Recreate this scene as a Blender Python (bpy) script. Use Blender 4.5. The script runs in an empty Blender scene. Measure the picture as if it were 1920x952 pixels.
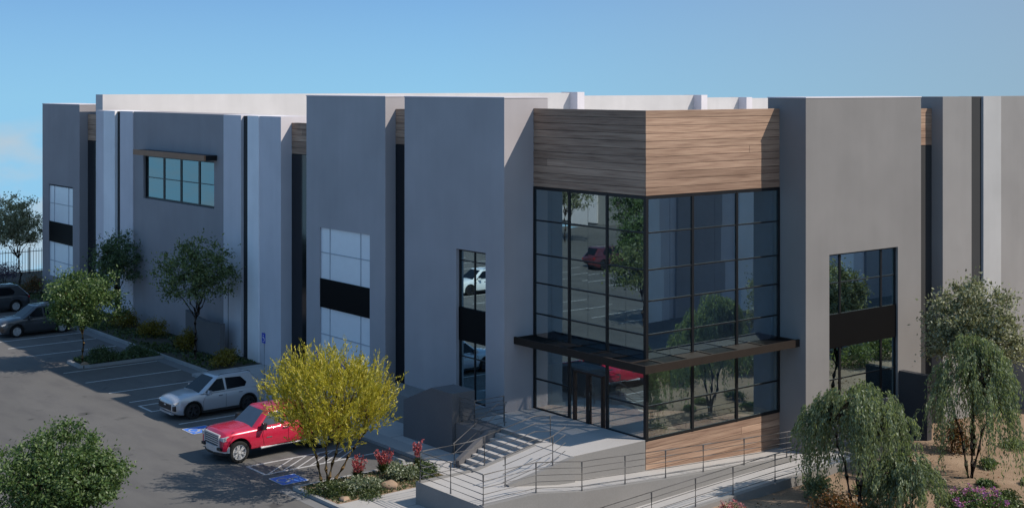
import bpy, math, random
import numpy as np
from mathutils import Matrix, Vector

random.seed(7)
rng = np.random.default_rng(11)
SC = bpy.context.scene
COL = SC.collection
R = math.radians
PI = math.pi

# ------------------------------------------------------------------ camera
cam = bpy.data.cameras.new('camera')
cam.sensor_width = 36.0
cam.lens = 36.0 * 2583.0 / 1920.0
cam.shift_y = -(476.0 - 162.0) / 1920.0
cam.clip_start = 0.5
cam.clip_end = 6000.0
cob = bpy.data.objects.new('camera', cam)
COL.objects.link(cob)
cob.location = (0, 0, 15.0)
cob.rotation_euler = (R(90), 0, -math.asin(0.62345))
SC.camera = cob

# ------------------------------------------------------------------ light
SUN_DIR = Vector((1.16, -1.40, 1.80)).normalized()          # towards the sun
sun_el = math.asin(SUN_DIR.z)
sun_az = math.atan2(SUN_DIR.x, SUN_DIR.y)                    # clockwise from +Y
sl = bpy.data.lights.new('sun', 'SUN')
sl.energy = 3.3
sl.angle = R(0.5)
sl.color = (1.0, 0.91, 0.80)
so = bpy.data.objects.new('sun', sl)
COL.objects.link(so)
so.location = (60, -40, 80)
so.rotation_euler = SUN_DIR.to_track_quat('Z', 'Y').to_euler()

world = bpy.data.worlds.new('World')
SC.world = world
world.use_nodes = True
wn, wl = world.node_tree.nodes, world.node_tree.links
wn.clear()


def wnode(t, **kw):
    n = wn.new(t)
    for k, v in kw.items():
        setattr(n, k, v)
    return n


def wmath(op, a, b=None, clamp=False):
    n = wn.new('ShaderNodeMath')
    n.operation = op
    n.use_clamp = clamp
    for i, v in enumerate((a, b)):
        if v is None:
            continue
        if isinstance(v, (int, float)):
            n.inputs[i].default_value = v
        else:
            wl.new(v, n.inputs[i])
    return n.outputs[0]


tc = wnode('ShaderNodeTexCoord')
sep = wnode('ShaderNodeSeparateXYZ')
wl.new(tc.outputs['Generated'], sep.inputs[0])
# the lowest, palest degrees of the model sky are skipped; below the horizon the sky simply goes on
zz = wmath('ADD', wmath('MULTIPLY', wmath('MAXIMUM', sep.outputs[2], -0.03), 0.9), 0.36)
comb = wnode('ShaderNodeCombineXYZ')
wl.new(sep.outputs[0], comb.inputs[0])
wl.new(sep.outputs[1], comb.inputs[1])
wl.new(zz, comb.inputs[2])
nrm = wnode('ShaderNodeVectorMath', operation='NORMALIZE')
wl.new(comb.outputs[0], nrm.inputs[0])
sky = wnode('ShaderNodeTexSky', sky_type='NISHITA')
sky.sun_disc = False
sky.sun_elevation = sun_el
sky.sun_rotation = sun_az
sky.altitude = 300
sky.air_density = 1.0
sky.dust_density = 0.3
sky.ozone_density = 2.2
wl.new(nrm.outputs[0], sky.inputs['Vector'])
# broken cloud low over the horizon, and a thin grey veil towards the south-east
mp = wnode('ShaderNodeMapping')
mp.inputs['Scale'].default_value = (16, 16, 34)
wl.new(tc.outputs['Generated'], mp.inputs[0])
noi = wnode('ShaderNodeTexNoise')
noi.inputs['Scale'].default_value = 1.0
noi.inputs['Detail'].default_value = 5.0
wl.new(mp.outputs[0], noi.inputs['Vector'])
cl = wmath('MULTIPLY', wmath('SUBTRACT', noi.outputs[0], 0.40), 4.0, True)
low = wmath('MULTIPLY', wmath('SUBTRACT', -0.012, sep.outputs[2]), 40.0, True)
cloud = wmath('MULTIPLY', wmath('MULTIPLY', cl, low), 0.95)
dotn = wnode('ShaderNodeVectorMath', operation='DOT_PRODUCT')
wl.new(tc.outputs['Generated'], dotn.inputs[0])
dotn.inputs[1].default_value = (0.782, -0.6235, 0.0)
veil = wmath('MULTIPLY', wmath('MULTIPLY', wmath('ADD', dotn.outputs['Value'], 0.05), 2.0, True), 0.80)
tint = wnode('ShaderNodeMix', data_type='RGBA')
tint.blend_type = 'MULTIPLY'
tint.inputs['Factor'].default_value = 1.0
wl.new(sky.outputs[0], tint.inputs['A'])
tint.inputs['B'].default_value = (0.80, 1.01, 1.01, 1)
hz = wnode('ShaderNodeMix', data_type='RGBA')
wl.new(wmath('MULTIPLY', wmath('MULTIPLY', wmath('SUBTRACT', 0.07, sep.outputs[2]), 13.0, True), 0.66), hz.inputs['Factor'])
wl.new(tint.outputs['Result'], hz.inputs['A'])
hz.inputs['B'].default_value = (1.5, 3.05, 4.0, 1)
mixa = wnode('ShaderNodeMix', data_type='RGBA')
wl.new(veil, mixa.inputs['Factor'])
wl.new(hz.outputs['Result'], mixa.inputs['A'])
mixa.inputs['B'].default_value = (1.45, 1.85, 2.2, 1)
mixb = wnode('ShaderNodeMix', data_type='RGBA')
wl.new(cloud, mixb.inputs['Factor'])
wl.new(mixa.outputs['Result'], mixb.inputs['A'])
mixb.inputs['B'].default_value = (2.3, 2.85, 3.3, 1)
bg = wnode('ShaderNodeBackground')
bg.inputs['Strength'].default_value = 0.15
wl.new(mixb.outputs['Result'], bg.inputs[0])
wo = wnode('ShaderNodeOutputWorld')
wl.new(bg.outputs[0], wo.inputs[0])

SC.view_settings.view_transform = 'Standard'
SC.view_settings.look = 'None'
SC.view_settings.exposure = 0.45
SC.view_settings.gamma = 1.0
SC.render.engine = 'CYCLES'
SC.cycles.max_bounces = 10
SC.cycles.transparent_max_bounces = 24
SC.cycles.use_denoising = True


# ------------------------------------------------------------------ materials
def rgb(c):
    return (c[0], c[1], c[2], 1.0)


class M:
    """small wrapper to build a node material"""
    def __init__(self, name):
        self.m = bpy.data.materials.new(name)
        self.m.use_nodes = True
        self.n = self.m.node_tree.nodes
        self.l = self.m.node_tree.links
        self.b = self.n['Principled BSDF']
        self.out = self.n['Material Output']

    def node(self, t, **kw):
        n = self.n.new(t)
        for k, v in kw.items():
            setattr(n, k, v)
        return n

    def noise(self, scale, detail=4, vec=(1, 1, 1), rough=0.55):
        t = self.node('ShaderNodeTexCoord')
        mp = self.node('ShaderNodeMapping')
        mp.inputs['Scale'].default_value = vec
        self.l.new(t.outputs['Object'], mp.inputs[0])
        n = self.node('ShaderNodeTexNoise')
        n.inputs['Scale'].default_value = scale
        n.inputs['Detail'].default_value = detail
        n.inputs['Roughness'].default_value = rough
        self.l.new(mp.outputs[0], n.inputs['Vector'])
        return n.outputs[0]

    def ramp(self, fac, stops):
        r = self.node('ShaderNodeValToRGB')
        e = r.color_ramp.elements
        while len(e) < len(stops):
            e.new(0.5)
        for el, (p, c) in zip(e, stops):
            el.position = p
            el.color = rgb(c)
        self.l.new(fac, r.inputs[0])
        return r.outputs[0]

    def mix(self, fac, a, b, blend='MIX'):
        n = self.node('ShaderNodeMix', data_type='RGBA')
        n.blend_type = blend
        if isinstance(fac, (int, float)):
            n.inputs['Factor'].default_value = fac
        else:
            self.l.new(fac, n.inputs['Factor'])
        for k, v in (('A', a), ('B', b)):
            if isinstance(v, tuple):
                n.inputs[k].default_value = rgb(v)
            else:
                self.l.new(v, n.inputs[k])
        return n.outputs['Result']

    def bump(self, h, strength=0.2, dist=0.02):
        n = self.node('ShaderNodeBump')
        n.inputs['Strength'].default_value = strength
        n.inputs['Distance'].default_value = dist
        self.l.new(h, n.inputs['Height'])
        self.l.new(n.outputs[0], self.b.inputs['Normal'])

    def set(self, col=None, rough=None, metal=None, spec=None):
        if col is not None:
            if isinstance(col, tuple):
                self.b.inputs['Base Color'].default_value = rgb(col)
            else:
                self.l.new(col, self.b.inputs['Base Color'])
        if rough is not None:
            if isinstance(rough, (int, float)):
                self.b.inputs['Roughness'].default_value = rough
            else:
                self.l.new(rough, self.b.inputs['Roughness'])
        if metal is not None:
            self.b.inputs['Metallic'].default_value = metal
        if spec is not None:
            self.b.inputs['Specular IOR Level'].default_value = spec
        return self


def sc3(c, k):
    return (c[0] * k, c[1] * k, c[2] * k)


def paint_wall(name, c):
    m = M(name)
    big = m.noise(0.35, 3)
    streak = m.noise(1.0, 4, (1.6, 1.6, 0.12))
    a = m.ramp(big, [(0.3, sc3(c, 0.93)), (0.7, sc3(c, 1.06))])
    b = m.ramp(streak, [(0.35, (0.965, 0.965, 0.965)), (0.62, (1, 1, 1))])
    col = m.mix(1.0, a, b, 'MULTIPLY')
    m.set(col, 0.85, spec=0.25)
    m.bump(m.noise(40, 3), 0.12, 0.01)
    return m.m


def flat(name, c, rough=0.5, metal=0.0, spec=0.5, var=0.08, scale=3):
    m = M(name)
    n = m.noise(scale, 3)
    m.set(m.ramp(n, [(0.3, sc3(c, 1 - var)), (0.7, sc3(c, 1 + var))]), rough, metal, spec)
    return m.m


def concrete(name, c, k=1.0):
    m = M(name)
    a = m.noise(0.5 * k, 5)
    f = m.noise(14, 4)
    col = m.mix(0.5, m.ramp(a, [(0.3, sc3(c, 0.84)), (0.68, sc3(c, 1.1))]),
                m.ramp(f, [(0.3, sc3(c, 0.9)), (0.7, sc3(c, 1.08))]))
    m.set(col, 0.88, spec=0.25)
    m.bump(f, 0.25, 0.01)
    return m.m


def asphalt_mat():
    m = M('asphalt')
    a = m.noise(0.12, 5, (1.0, 0.45, 1))
    f = m.noise(45, 3)
    s = m.noise(1.1, 5, (1, 0.3, 1))
    base = m.ramp(a, [(0.3, (0.118, 0.114, 0.110)), (0.7, (0.160, 0.154, 0.148))])
    sp = m.ramp(f, [(0.3, (0.82, 0.82, 0.82)), (0.7, (1.15, 1.15, 1.15))])
    st = m.ramp(s, [(0.33, (0.86, 0.86, 0.88)), (0.55, (1, 1, 1))])
    o1 = m.noise(0.9, 2, (1, 1, 1))
    oil = m.ramp(o1, [(0.27, (0.62, 0.62, 0.63)), (0.36, (1, 1, 1))])
    tr_ = m.noise(0.42, 4, (1.0, 0.06, 1))
    trk = m.ramp(tr_, [(0.36, (0.88, 0.88, 0.885)), (0.52, (1, 1, 1))])
    c0 = m.mix(1.0, m.mix(1.0, base, sp, 'MULTIPLY'), st, 'MULTIPLY')
    m.set(m.mix(1.0, m.mix(1.0, c0, oil, 'MULTIPLY'), trk, 'MULTIPLY'), 0.9, spec=0.2)
    m.bump(f, 0.3, 0.01)
    return m.m


def wood_mat():
    m = M('wood_plank')
    g = m.noise(1.0, 6, (0.55, 0.55, 16), 0.62)
    k = m.noise(1.0, 4, (0.16, 0.16, 2.6))
    oi = m.node('ShaderNodeObjectInfo')
    c = m.ramp(g, [(0.26, (0.185, 0.112, 0.082)), (0.45, (0.36, 0.240, 0.175)), (0.72, (0.50, 0.355, 0.262))])
    t = m.ramp(oi.outputs['Random'], [(0, (0.76, 0.73, 0.72)), (0.5, (0.96, 0.95, 0.94)), (1, (1.12, 1.10, 1.08))])
    v = m.ramp(k, [(0.35, (0.80, 0.78, 0.76)), (0.65, (1.08, 1.07, 1.06))])
    m.set(m.mix(1.0, m.mix(1.0, c, t, 'MULTIPLY'), v, 'MULTIPLY'), 0.7, spec=0.3)
    m.bump(g, 0.25, 0.01)
    return m.m


def glass_mat(name, tint, refl, rough=0.0, coat=(0.68, 0.92, 1.0)):
    """see-through pane: clear tint plus a mirror coat stronger at grazing angles"""
    m = M(name)
    m.n.remove(m.b)
    tr = m.node('ShaderNodeBsdfTransparent')
    tr.inputs[0].default_value = rgb(tint)
    gl = m.node('ShaderNodeBsdfGlossy')
    gl.inputs['Color'].default_value = rgb(coat)
    gl.inputs['Roughness'].default_value = rough
    lw = m.node('ShaderNodeLayerWeight')
    lw.inputs[0].default_value = 0.5
    pw = m.node('ShaderNodeMath', operation='POWER')
    m.l.new(lw.outputs['Facing'], pw.inputs[0])
    pw.inputs[1].default_value = 3.5
    ma = m.node('ShaderNodeMath', operation='MULTIPLY_ADD')
    m.l.new(pw.outputs[0], ma.inputs[0])
    ma.inputs[1].default_value = 0.85
    ma.inputs[2].default_value = refl
    ma.use_clamp = True
    mx = m.node('ShaderNodeMixShader')
    m.l.new(ma.outputs[0], mx.inputs[0])
    m.l.new(tr.outputs[0], mx.inputs[1])
    m.l.new(gl.outputs[0], mx.inputs[2])
    m.l.new(mx.outputs[0], m.out.inputs[0])
    return m.m


def leaf_mat(name, stops, trans=0.35):
    m = M(name)
    m.n.remove(m.b)
    g = m.node('ShaderNodeNewGeometry')
    col = m.ramp(g.outputs['Random Per Island'], stops)
    d = m.node('ShaderNodeBsdfDiffuse')
    t = m.node('ShaderNodeBsdfTranslucent')
    m.l.new(col, d.inputs[0])
    m.l.new(m.mix(1.0, col, (1.1, 1.15, 0.7), 'MULTIPLY'), t.inputs[0])
    gl = m.node('ShaderNodeBsdfGlossy')
    gl.inputs['Roughness'].default_value = 0.5
    gl.inputs['Color'].default_value = (0.8, 0.85, 0.85, 1)
    mx = m.node('ShaderNodeMixShader')
    mx.inputs[0].default_value = trans
    m.l.new(d.outputs[0], mx.inputs[1])
    m.l.new(t.outputs[0], mx.inputs[2])
    mx2 = m.node('ShaderNodeMixShader')
    mx2.inputs[0].default_value = 0.04
    m.l.new(mx.outputs[0], mx2.inputs[1])
    m.l.new(gl.outputs[0], mx2.inputs[2])
    m.l.new(mx2.outputs[0], m.out.inputs[0])
    return m.m


def dirt_mat():
    m = M('dirt')
    a = m.noise(0.6, 5)
    f = m.noise(18, 5, rough=0.7)
    c = m.ramp(a, [(0.3, (0.235, 0.165, 0.115)), (0.7, (0.37, 0.275, 0.20))])
    d = m.ramp(f, [(0.3, (0.7, 0.68, 0.66)), (0.65, (1.12, 1.1, 1.08))])
    m.set(m.mix(1.0, c, d, 'MULTIPLY'), 0.95, spec=0.1)
    m.bump(f, 0.6, 0.03)
    return m.m


def car_paint(name, c, metal=0.35, rough=0.3):
    m = M(name)
    n = m.noise(60, 2)
    m.set(m.ramp(n, [(0.3, sc3(c, 0.95)), (0.7, sc3(c, 1.05))]), rough, metal, 0.5)
    m.b.inputs['Coat Weight'].default_value = 0.8
    m.b.inputs['Coat Roughness'].default_value = 0.06
    return m.m


MT = {
    'wall': paint_wall('dimmed_wall_paint', (0.228, 0.219, 0.216)),  # pier paint copied darker: vignette at the right put into the colour
    'pier': paint_wall('pier_wall_paint', (0.415, 0.385, 0.395)),
    'wing': paint_wall('wing_wall_paint', (0.33, 0.305, 0.315)),
    'wall2': paint_wall('grey_wall_paint_lighter', (0.272, 0.263, 0.260)),
    'mid': paint_wall('mid_grey_wall_paint', (0.66, 0.62, 0.65)),
    'light': paint_wall('white_wall_paint', (0.90, 0.87, 0.88)),
    'pale': paint_wall('pale_grey_wall_paint', (0.42, 0.42, 0.425)),
    'offwhite': paint_wall('off_white_wall_paint', (0.55, 0.53, 0.53)),
    'strip': paint_wall('charcoal_wall_paint', (0.045, 0.046, 0.048)),
    'wood': wood_mat(),
    'asphalt': asphalt_mat(),
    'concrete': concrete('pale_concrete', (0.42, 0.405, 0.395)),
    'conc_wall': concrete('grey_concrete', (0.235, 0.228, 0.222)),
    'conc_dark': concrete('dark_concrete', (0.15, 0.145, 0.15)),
    'conc_shade': concrete('shade_dark_concrete', (0.055, 0.055, 0.06)),  # grey concrete darkened: the wall's shade is put into its colour
    'kerb': concrete('kerb_concrete', (0.33, 0.33, 0.33)),
    'gutter': concrete('gutter_concrete', (0.20, 0.20, 0.205)),
    'line': flat('road_paint', (0.46, 0.46, 0.46), 0.8, var=0.2, scale=9),
    'blue_line': flat('blue_road_paint', (0.06, 0.19, 0.62), 0.7, var=0.15, scale=9),
    'dirt': dirt_mat(),
    'bed': concrete('planting_soil', (0.075, 0.066, 0.05), 2.0),
    'ground': concrete('dry_ground', (0.22, 0.19, 0.15), 0.2),
    'frame': flat('black_metal', (0.012, 0.012, 0.014), 0.45, 0.3),
    'door_metal': flat('dark_bronze_metal', (0.03, 0.019, 0.016), 0.45, 0.3),
    'spandrel': flat('black_panel', (0.004, 0.004, 0.0045), 0.6, spec=0.1),
    'bronze': flat('brown_metal', (0.026, 0.019, 0.015), 0.7, spec=0.2),
    'rust': flat('rust_brown_metal', (0.30, 0.15, 0.08), 0.6, 0.1),
    'rail': flat('grey_metal', (0.15, 0.145, 0.145), 0.5, 0.3),
    'glass': glass_mat('tinted_glass', (0.95, 0.96, 0.97), 0.42),
    'glass_win': glass_mat('mirror_glass', (0.42, 0.48, 0.56), 0.55),
    'teal_glass': glass_mat('teal_glass', (0.3, 0.36, 0.38), 0.55, 0.0, (0.32, 0.40, 0.42)),
    'clear_glass': glass_mat('clear_glass', (0.97, 0.98, 0.98), 0.0),
    'dark_glass': flat('dark_glass', (0.008, 0.010, 0.014), 0.12),
    'pale_pane': flat('pale_sky_pane', (0.87, 0.88, 0.90), 0.35, spec=0.7, var=0.02),  # white base colour stands in for bright sky mirrored in the panes
    'pane_line': flat('grey_joint', (0.42, 0.44, 0.48), 0.6),
    'int_floor': flat('lobby_floor', (0.52, 0.40, 0.33), 0.5),
    'int_wall': flat('lobby_wall', (0.15, 0.18, 0.25), 0.8),
    'roof': flat('roof_membrane', (0.55, 0.55, 0.55), 0.9),
    'bark': flat('bark', (0.075, 0.055, 0.04), 0.9, var=0.3, scale=12),
    'bark_y': flat('tan_bark', (0.20, 0.125, 0.05), 0.9, var=0.3, scale=12),
    'tyre': flat('tyre_rubber', (0.012, 0.012, 0.012), 0.85),
    'rim': flat('alloy', (0.62, 0.62, 0.63), 0.35, 0.25),
    'rim_dark': flat('dark_alloy', (0.09, 0.09, 0.10), 0.35, 0.8),
    'chrome': flat('chrome', (0.55, 0.56, 0.58), 0.18, 0.95),
    'silver': flat('silver_trim', (0.58, 0.58, 0.60), 0.32, 0.35),
    'plastic': flat('black_plastic', (0.014, 0.014, 0.015), 0.6),
    'car_glass': flat('car_glass', (0.008, 0.010, 0.013), 0.08, spec=0.22),
    'windscreen': flat('windscreen_glass', (0.05, 0.065, 0.09), 0.05, spec=1.0),
    'lamp': flat('lamp_glass', (0.6, 0.62, 0.65), 0.12, 0.3),
    'tail': flat('red_lamp', (0.35, 0.01, 0.012), 0.2),
    'red_paint': car_paint('red_car_paint', (0.60, 0.020, 0.062), 0.2, 0.26),
    'silver_paint': car_paint('silver_car_paint', (0.50, 0.52, 0.56), 0.45, 0.32),
    'grey_paint': car_paint('dark_grey_car_paint', (0.06, 0.064, 0.072), 0.4, 0.3),
    'white_paint': car_paint('white_car_paint', (0.78, 0.79, 0.80), 0.0, 0.3),
    'maroon_paint': car_paint('maroon_car_paint', (0.10, 0.02, 0.024), 0.2, 0.3),
    'sign_blue': flat('blue_sign', (0.012, 0.05, 0.45), 0.5),
    'sign_white': flat('white_sign', (0.75, 0.76, 0.78), 0.5),
    'stone': concrete('tan_stone', (0.34, 0.24, 0.17), 3.0),
    'leaf_dark': leaf_mat('leaf_dark', [(0, (0.040, 0.065, 0.028)), (0.6, (0.10, 0.145, 0.06)), (1, (0.20, 0.25, 0.11))], 0.45),
    'leaf_green': leaf_mat('leaf_green', [(0, (0.036, 0.070, 0.018)), (0.55, (0.085, 0.150, 0.036)), (1, (0.18, 0.24, 0.09))]),
    'leaf_mid': leaf_mat('leaf_mid', [(0, (0.06, 0.085, 0.032)), (0.55, (0.14, 0.18, 0.065)), (1, (0.32, 0.34, 0.14))], 0.45),
    'leaf_olive': leaf_mat('leaf_olive', [(0, (0.09, 0.10, 0.05)), (0.5, (0.24, 0.25, 0.145)), (1, (0.45, 0.45, 0.31))]),
    'leaf_grey_lit': leaf_mat('leaf_grey_lit', [(0, (0.12, 0.12, 0.07)), (0.5, (0.28, 0.275, 0.17)), (1, (0.48, 0.46, 0.32))]),  # sage leaves lightened to stand in for sun on the shaded tree
    'leaf_willow': leaf_mat('leaf_willow', [(0, (0.09, 0.12, 0.065)), (0.5, (0.185, 0.235, 0.125)), (1, (0.31, 0.36, 0.20))], 0.5),
    'leaf_yellow': leaf_mat('leaf_yellow', [(0, (0.24, 0.21, 0.012)), (0.5, (0.44, 0.385, 0.03)), (1, (0.62, 0.54, 0.09))]),
    'leaf_gold': leaf_mat('leaf_gold', [(0, (0.11, 0.085, 0.010)), (0.5, (0.22, 0.165, 0.016)), (1, (0.34, 0.25, 0.03))]),
    'leaf_rust': leaf_mat('leaf_rust', [(0, (0.06, 0.055, 0.02)), (0.55, (0.13, 0.085, 0.03)), (1, (0.30, 0.10, 0.03))]),
    'leaf_pale': leaf_mat('leaf_pale', [(0, (0.06, 0.085, 0.04)), (0.55, (0.16, 0.20, 0.11)), (1, (0.45, 0.47, 0.36))]),
    'leaf_grass': leaf_mat('leaf_grass', [(0, (0.03, 0.05, 0.015)), (0.55, (0.07, 0.10, 0.03)), (1, (0.14, 0.16, 0.06))]),
    'petal_red': leaf_mat('petal_red', [(0, (0.30, 0.04, 0.06)), (0.6, (0.44, 0.085, 0.11)), (1, (0.5, 0.17, 0.15))]),
    'petal_pink': leaf_mat('petal_pink', [(0, (0.24, 0.09, 0.30)), (0.5, (0.48, 0.14, 0.40)), (1, (0.66, 0.30, 0.48))]),
    'petal_rose': leaf_mat('petal_rose', [(0, (0.36, 0.09, 0.11)), (0.6, (0.50, 0.16, 0.18)), (1, (0.55, 0.26, 0.25))]),
    'purple': leaf_mat('leaf_purple', [(0, (0.05, 0.03, 0.07)), (1, (0.14, 0.09, 0.18))]),
}


# ------------------------------------------------------------------ mesh helpers
class MB:
    def __init__(self):
        self.v, self.f, self.mi = [], [], []
        self.cur = 0

    def add(self, vs, fs):
        n = len(self.v)
        self.v += [tuple(p) for p in vs]
        self.f += [tuple(n + i for i in f) for f in fs]
        self.mi += [self.cur] * len(fs)
        return self

    def box(self, x0, x1, y0, y1, z0, z1):
        return self.add([(x0, y0, z0), (x1, y0, z0), (x1, y1, z0), (x0, y1, z0),
                         (x0, y0, z1), (x1, y0, z1), (x1, y1, z1), (x0, y1, z1)],
                        [(0, 3, 2, 1), (4, 5, 6, 7), (0, 1, 5, 4), (1, 2, 6, 5), (2, 3, 7, 6), (3, 0, 4, 7)])

    def prism(self, poly, axis, a, b):
        """poly in the other two axes (in xyz order), extruded from a to b along axis"""
        def P(p, t):
            if axis == 'x':
                return (t, p[0], p[1])
            if axis == 'y':
                return (p[0], t, p[1])
            return (p[0], p[1], t)
        n = len(poly)
        vs = [P(p, a) for p in poly] + [P(p, b) for p in poly]
        fs = [tuple(range(n))[::-1], tuple(range(n, 2 * n))]
        fs += [(i, (i + 1) % n, n + (i + 1) % n, n + i) for i in range(n)]
        return self.add(vs, fs)

    def tube(self, pts, r, n=6, r1=None, cap=True):
        pts = [Vector(p) for p in pts]
        k = len(pts)
        rs = [r if r1 is None else r + (r1 - r) * i / max(1, k - 1) for i in range(k)]
        vs, fs = [], []
        ref = None
        for i, p in enumerate(pts):
            d = (pts[min(i + 1, k - 1)] - pts[max(i - 1, 0)])
            d = d.normalized() if d.length > 1e-9 else Vector((0, 0, 1))
            if ref is None:
                ref = Vector((1, 0, 0)) if abs(d.x) < 0.8 else Vector((0, 1, 0))
            u = d.cross(ref)
            if u.length < 1e-6:
                u = d.cross(Vector((0.3, 0.7, 0.2)))
            u.normalize()
            w = u.cross(d).normalized()
            ref = w
            ref = -w if False else w
            for j in range(n):
                a = 2 * PI * j / n
                vs.append(p + rs[i] * (math.cos(a) * u + math.sin(a) * w))
            ref = w.cross(d) * -1 if False else ref
            ref = d.cross(u) * 1.0
        for i in range(k - 1):
            for j in range(n):
                a, b = i * n + j, i * n + (j + 1) % n
                fs.append((a, b, b + n, a + n))
        if cap:
            fs.append(tuple(range(n))[::-1])
            fs.append(tuple((k - 1) * n + j for j in range(n)))
        return self.add(vs, fs)

    def lathe_y(self, prof, cx, cy, cz, n=24):
        """profile (y offset, radius) spun about an axis along y"""
        vs, fs = [], []
        k = len(prof)
        for (y, r) in prof:
            for j in range(n):
                a = 2 * PI * j / n
                vs.append((cx + r * math.cos(a), cy + y, cz + r * math.sin(a)))
        for i in range(k - 1):
            for j in range(n):
                a, b = i * n + j, i * n + (j + 1) % n
                fs.append((a, b, b + n, a + n))
        return self.add(vs, fs)

    def build(self, name, mat, parent=None, smooth=None, local=False):
        me = bpy.data.meshes.new(name)
        me.from_pydata(self.v, [], self.f)
        mats = mat if isinstance(mat, (list, tuple)) else [mat]
        for m in mats:
            me.materials.append(MT[m])
        if len(mats) > 1:
            me.polygons.foreach_set('material_index', self.mi)
        if smooth is not None:
            me.polygons.foreach_set('use_smooth', [True] * len(me.polygons))
            me.set_sharp_from_angle(angle=R(smooth))
        me.update()
        o = bpy.data.objects.new(name, me)
        COL.objects.link(o)
        if parent is not None:
            adopt(o, parent, local)
        return o


def wmat(o):
    m = o.matrix_parent_inverse @ o.matrix_basis
    return wmat(o.parent) @ m if o.parent else o.matrix_basis.copy()


def adopt(o, parent, local=False):
    o.parent = parent
    if not local:
        o.matrix_parent_inverse = wmat(parent).inverted()


def tag(o, label=None, cat=None, group=None, kind=None):
    for k, v in (('label', label), ('category', cat), ('group', group), ('kind', kind)):
        if v:
            o[k] = v
    return o


def thing(name, label, cat, loc, rotz=0.0, group=None, kind=None):
    o = bpy.data.objects.new(name, None)
    o.empty_display_size = 0.3
    COL.objects.link(o)
    o.location = loc
    o.rotation_euler = (0, 0, rotz)
    return tag(o, label, cat, group, kind)


def dup(root, loc, rotz, label, group=None, mats=None):
    kids = {}
    for o in bpy.data.objects:
        if o.parent:
            kids.setdefault(o.parent.name, []).append(o)

    def rec(o, p):
        c = o.copy()
        COL.objects.link(c)
        if p is not None:
            c.parent = p
        if mats and c.type == 'MESH' and c.data.materials and c.data.materials[0].name in mats:
            c.data = c.data.copy()
            c.data.materials[0] = MT[mats[c.data.materials[0].name]]
        for k in kids.get(o.name, []):
            rec(k, c)
        return c
    r = rec(root, None)
    r.location = loc
    r.rotation_euler = (0, 0, rotz)
    r['label'] = label
    if group:
        r['group'] = group
    return r


def struct(name, mb, mat, smooth=None):
    return tag(mb.build(name, mat, None, smooth), kind='structure')


# ------------------------------------------------------------------ setting: ground and parking lot
XC, YC = 37.2, 38.36           # corner of the glass tower
FZ = 1.35                      # lobby floor and terrace
X1 = 35.62                     # front plane of the long facade
XR, YR = 45.01, 36.96          # return and front of the first pier on the sunny facade

g = MB()
xs = [-2500, -300, -62, 92, 300, 2500]
ys = [-2500, -300, -42, 112, 300, 2500]
zf = lambda x, y: -1.6 - 0.22 * max(0, max(abs(x - 15) - 77, abs(y - 35) - 77))
gv = [(x, y, zf(x, y)) for y in ys for x in xs]
gf = [(j * 6 + i, j * 6 + i + 1, j * 6 + 7 + i, j * 6 + 6 + i) for j in range(5) for i in range(5)]
struct('ground', g.add(gv, gf), 'ground')

KX = 32.4                      # kerb line in front of the facade
struct('parking_lot', MB().box(-60, KX, -40, 111, -0.6, 0.0), 'asphalt')

# sunny side bed of bare earth, gently uneven
n1, n2 = 64, 46
bv, bf = [], []
for j in range(n2):
    for i in range(n1):
        x = KX + 0.01 + (91 - KX) * i / (n1 - 1)
        y = 0.0 + 36.2 * j / (n2 - 1)
        z = -0.42 - 0.030 * (36 - y) + 0.05 * math.sin(x * 0.9 + y * 0.7) + 0.04 * math.sin(x * 1.9 - y * 1.3)
        if y > 35.9:
            z = -0.40
        bv.append((x, y, max(z, -1.4)))
for j in range(n2 - 1):
    for i in range(n1 - 1):
        a = j * n1 + i
        bf.append((a, a + 1, a + 1 + n1, a + n1))
struct('earth_bed', MB().add(bv, bf), 'dirt', 60)
struct('earth_strip', MB().box(46.2, 91, 36.2, 37.6, -0.9, -0.40), 'dirt')

# service drive in front of the neighbouring warehouse
struct('service_drive', MB().box(44, 130, 11.6, 22.5, -1.6, -0.55), 'asphalt')
# pavements
pv = MB()
pv.box(25.75, 27.98, 34.0, 42.25, -0.3, 0.12)
struct('pavement', pv, 'concrete')
pv = MB()
pv.prism([(27.98, 40.55), (31.55, 40.55), (31.55, 45.0), (30.9, 45.0), (30.9, 42.25), (27.98, 42.25)], 'z', -0.3, 0.118)
struct('pavement', pv, 'concrete')
struct('pavement', MB().prism([(31.552, 40.552), (35.7, 40.552), (35.7, 66.2), (KX, 66.2), (KX, 45.3), (31.552, 45.3)], 'z', -0.3, 0.121), 'concrete')
# thin expansion joints in the pavement, sunk lines of darker filler
jt = MB()
for x in (26.9,):
    jt.box(x, x + 0.02, 34, 42.25, 0.10, 0.1245)
for y in (36.5, 38.5, 40.5):
    jt.box(25.75, 27.98, y, y + 0.02, 0.10, 0.1248)
for y in np.arange(46.5, 66, 2.4):
    jt.box(KX + 0.02, 35.6, y, y + 0.02, 0.10, 0.1255)
struct('pavement_joint', jt, 'gutter')

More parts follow.
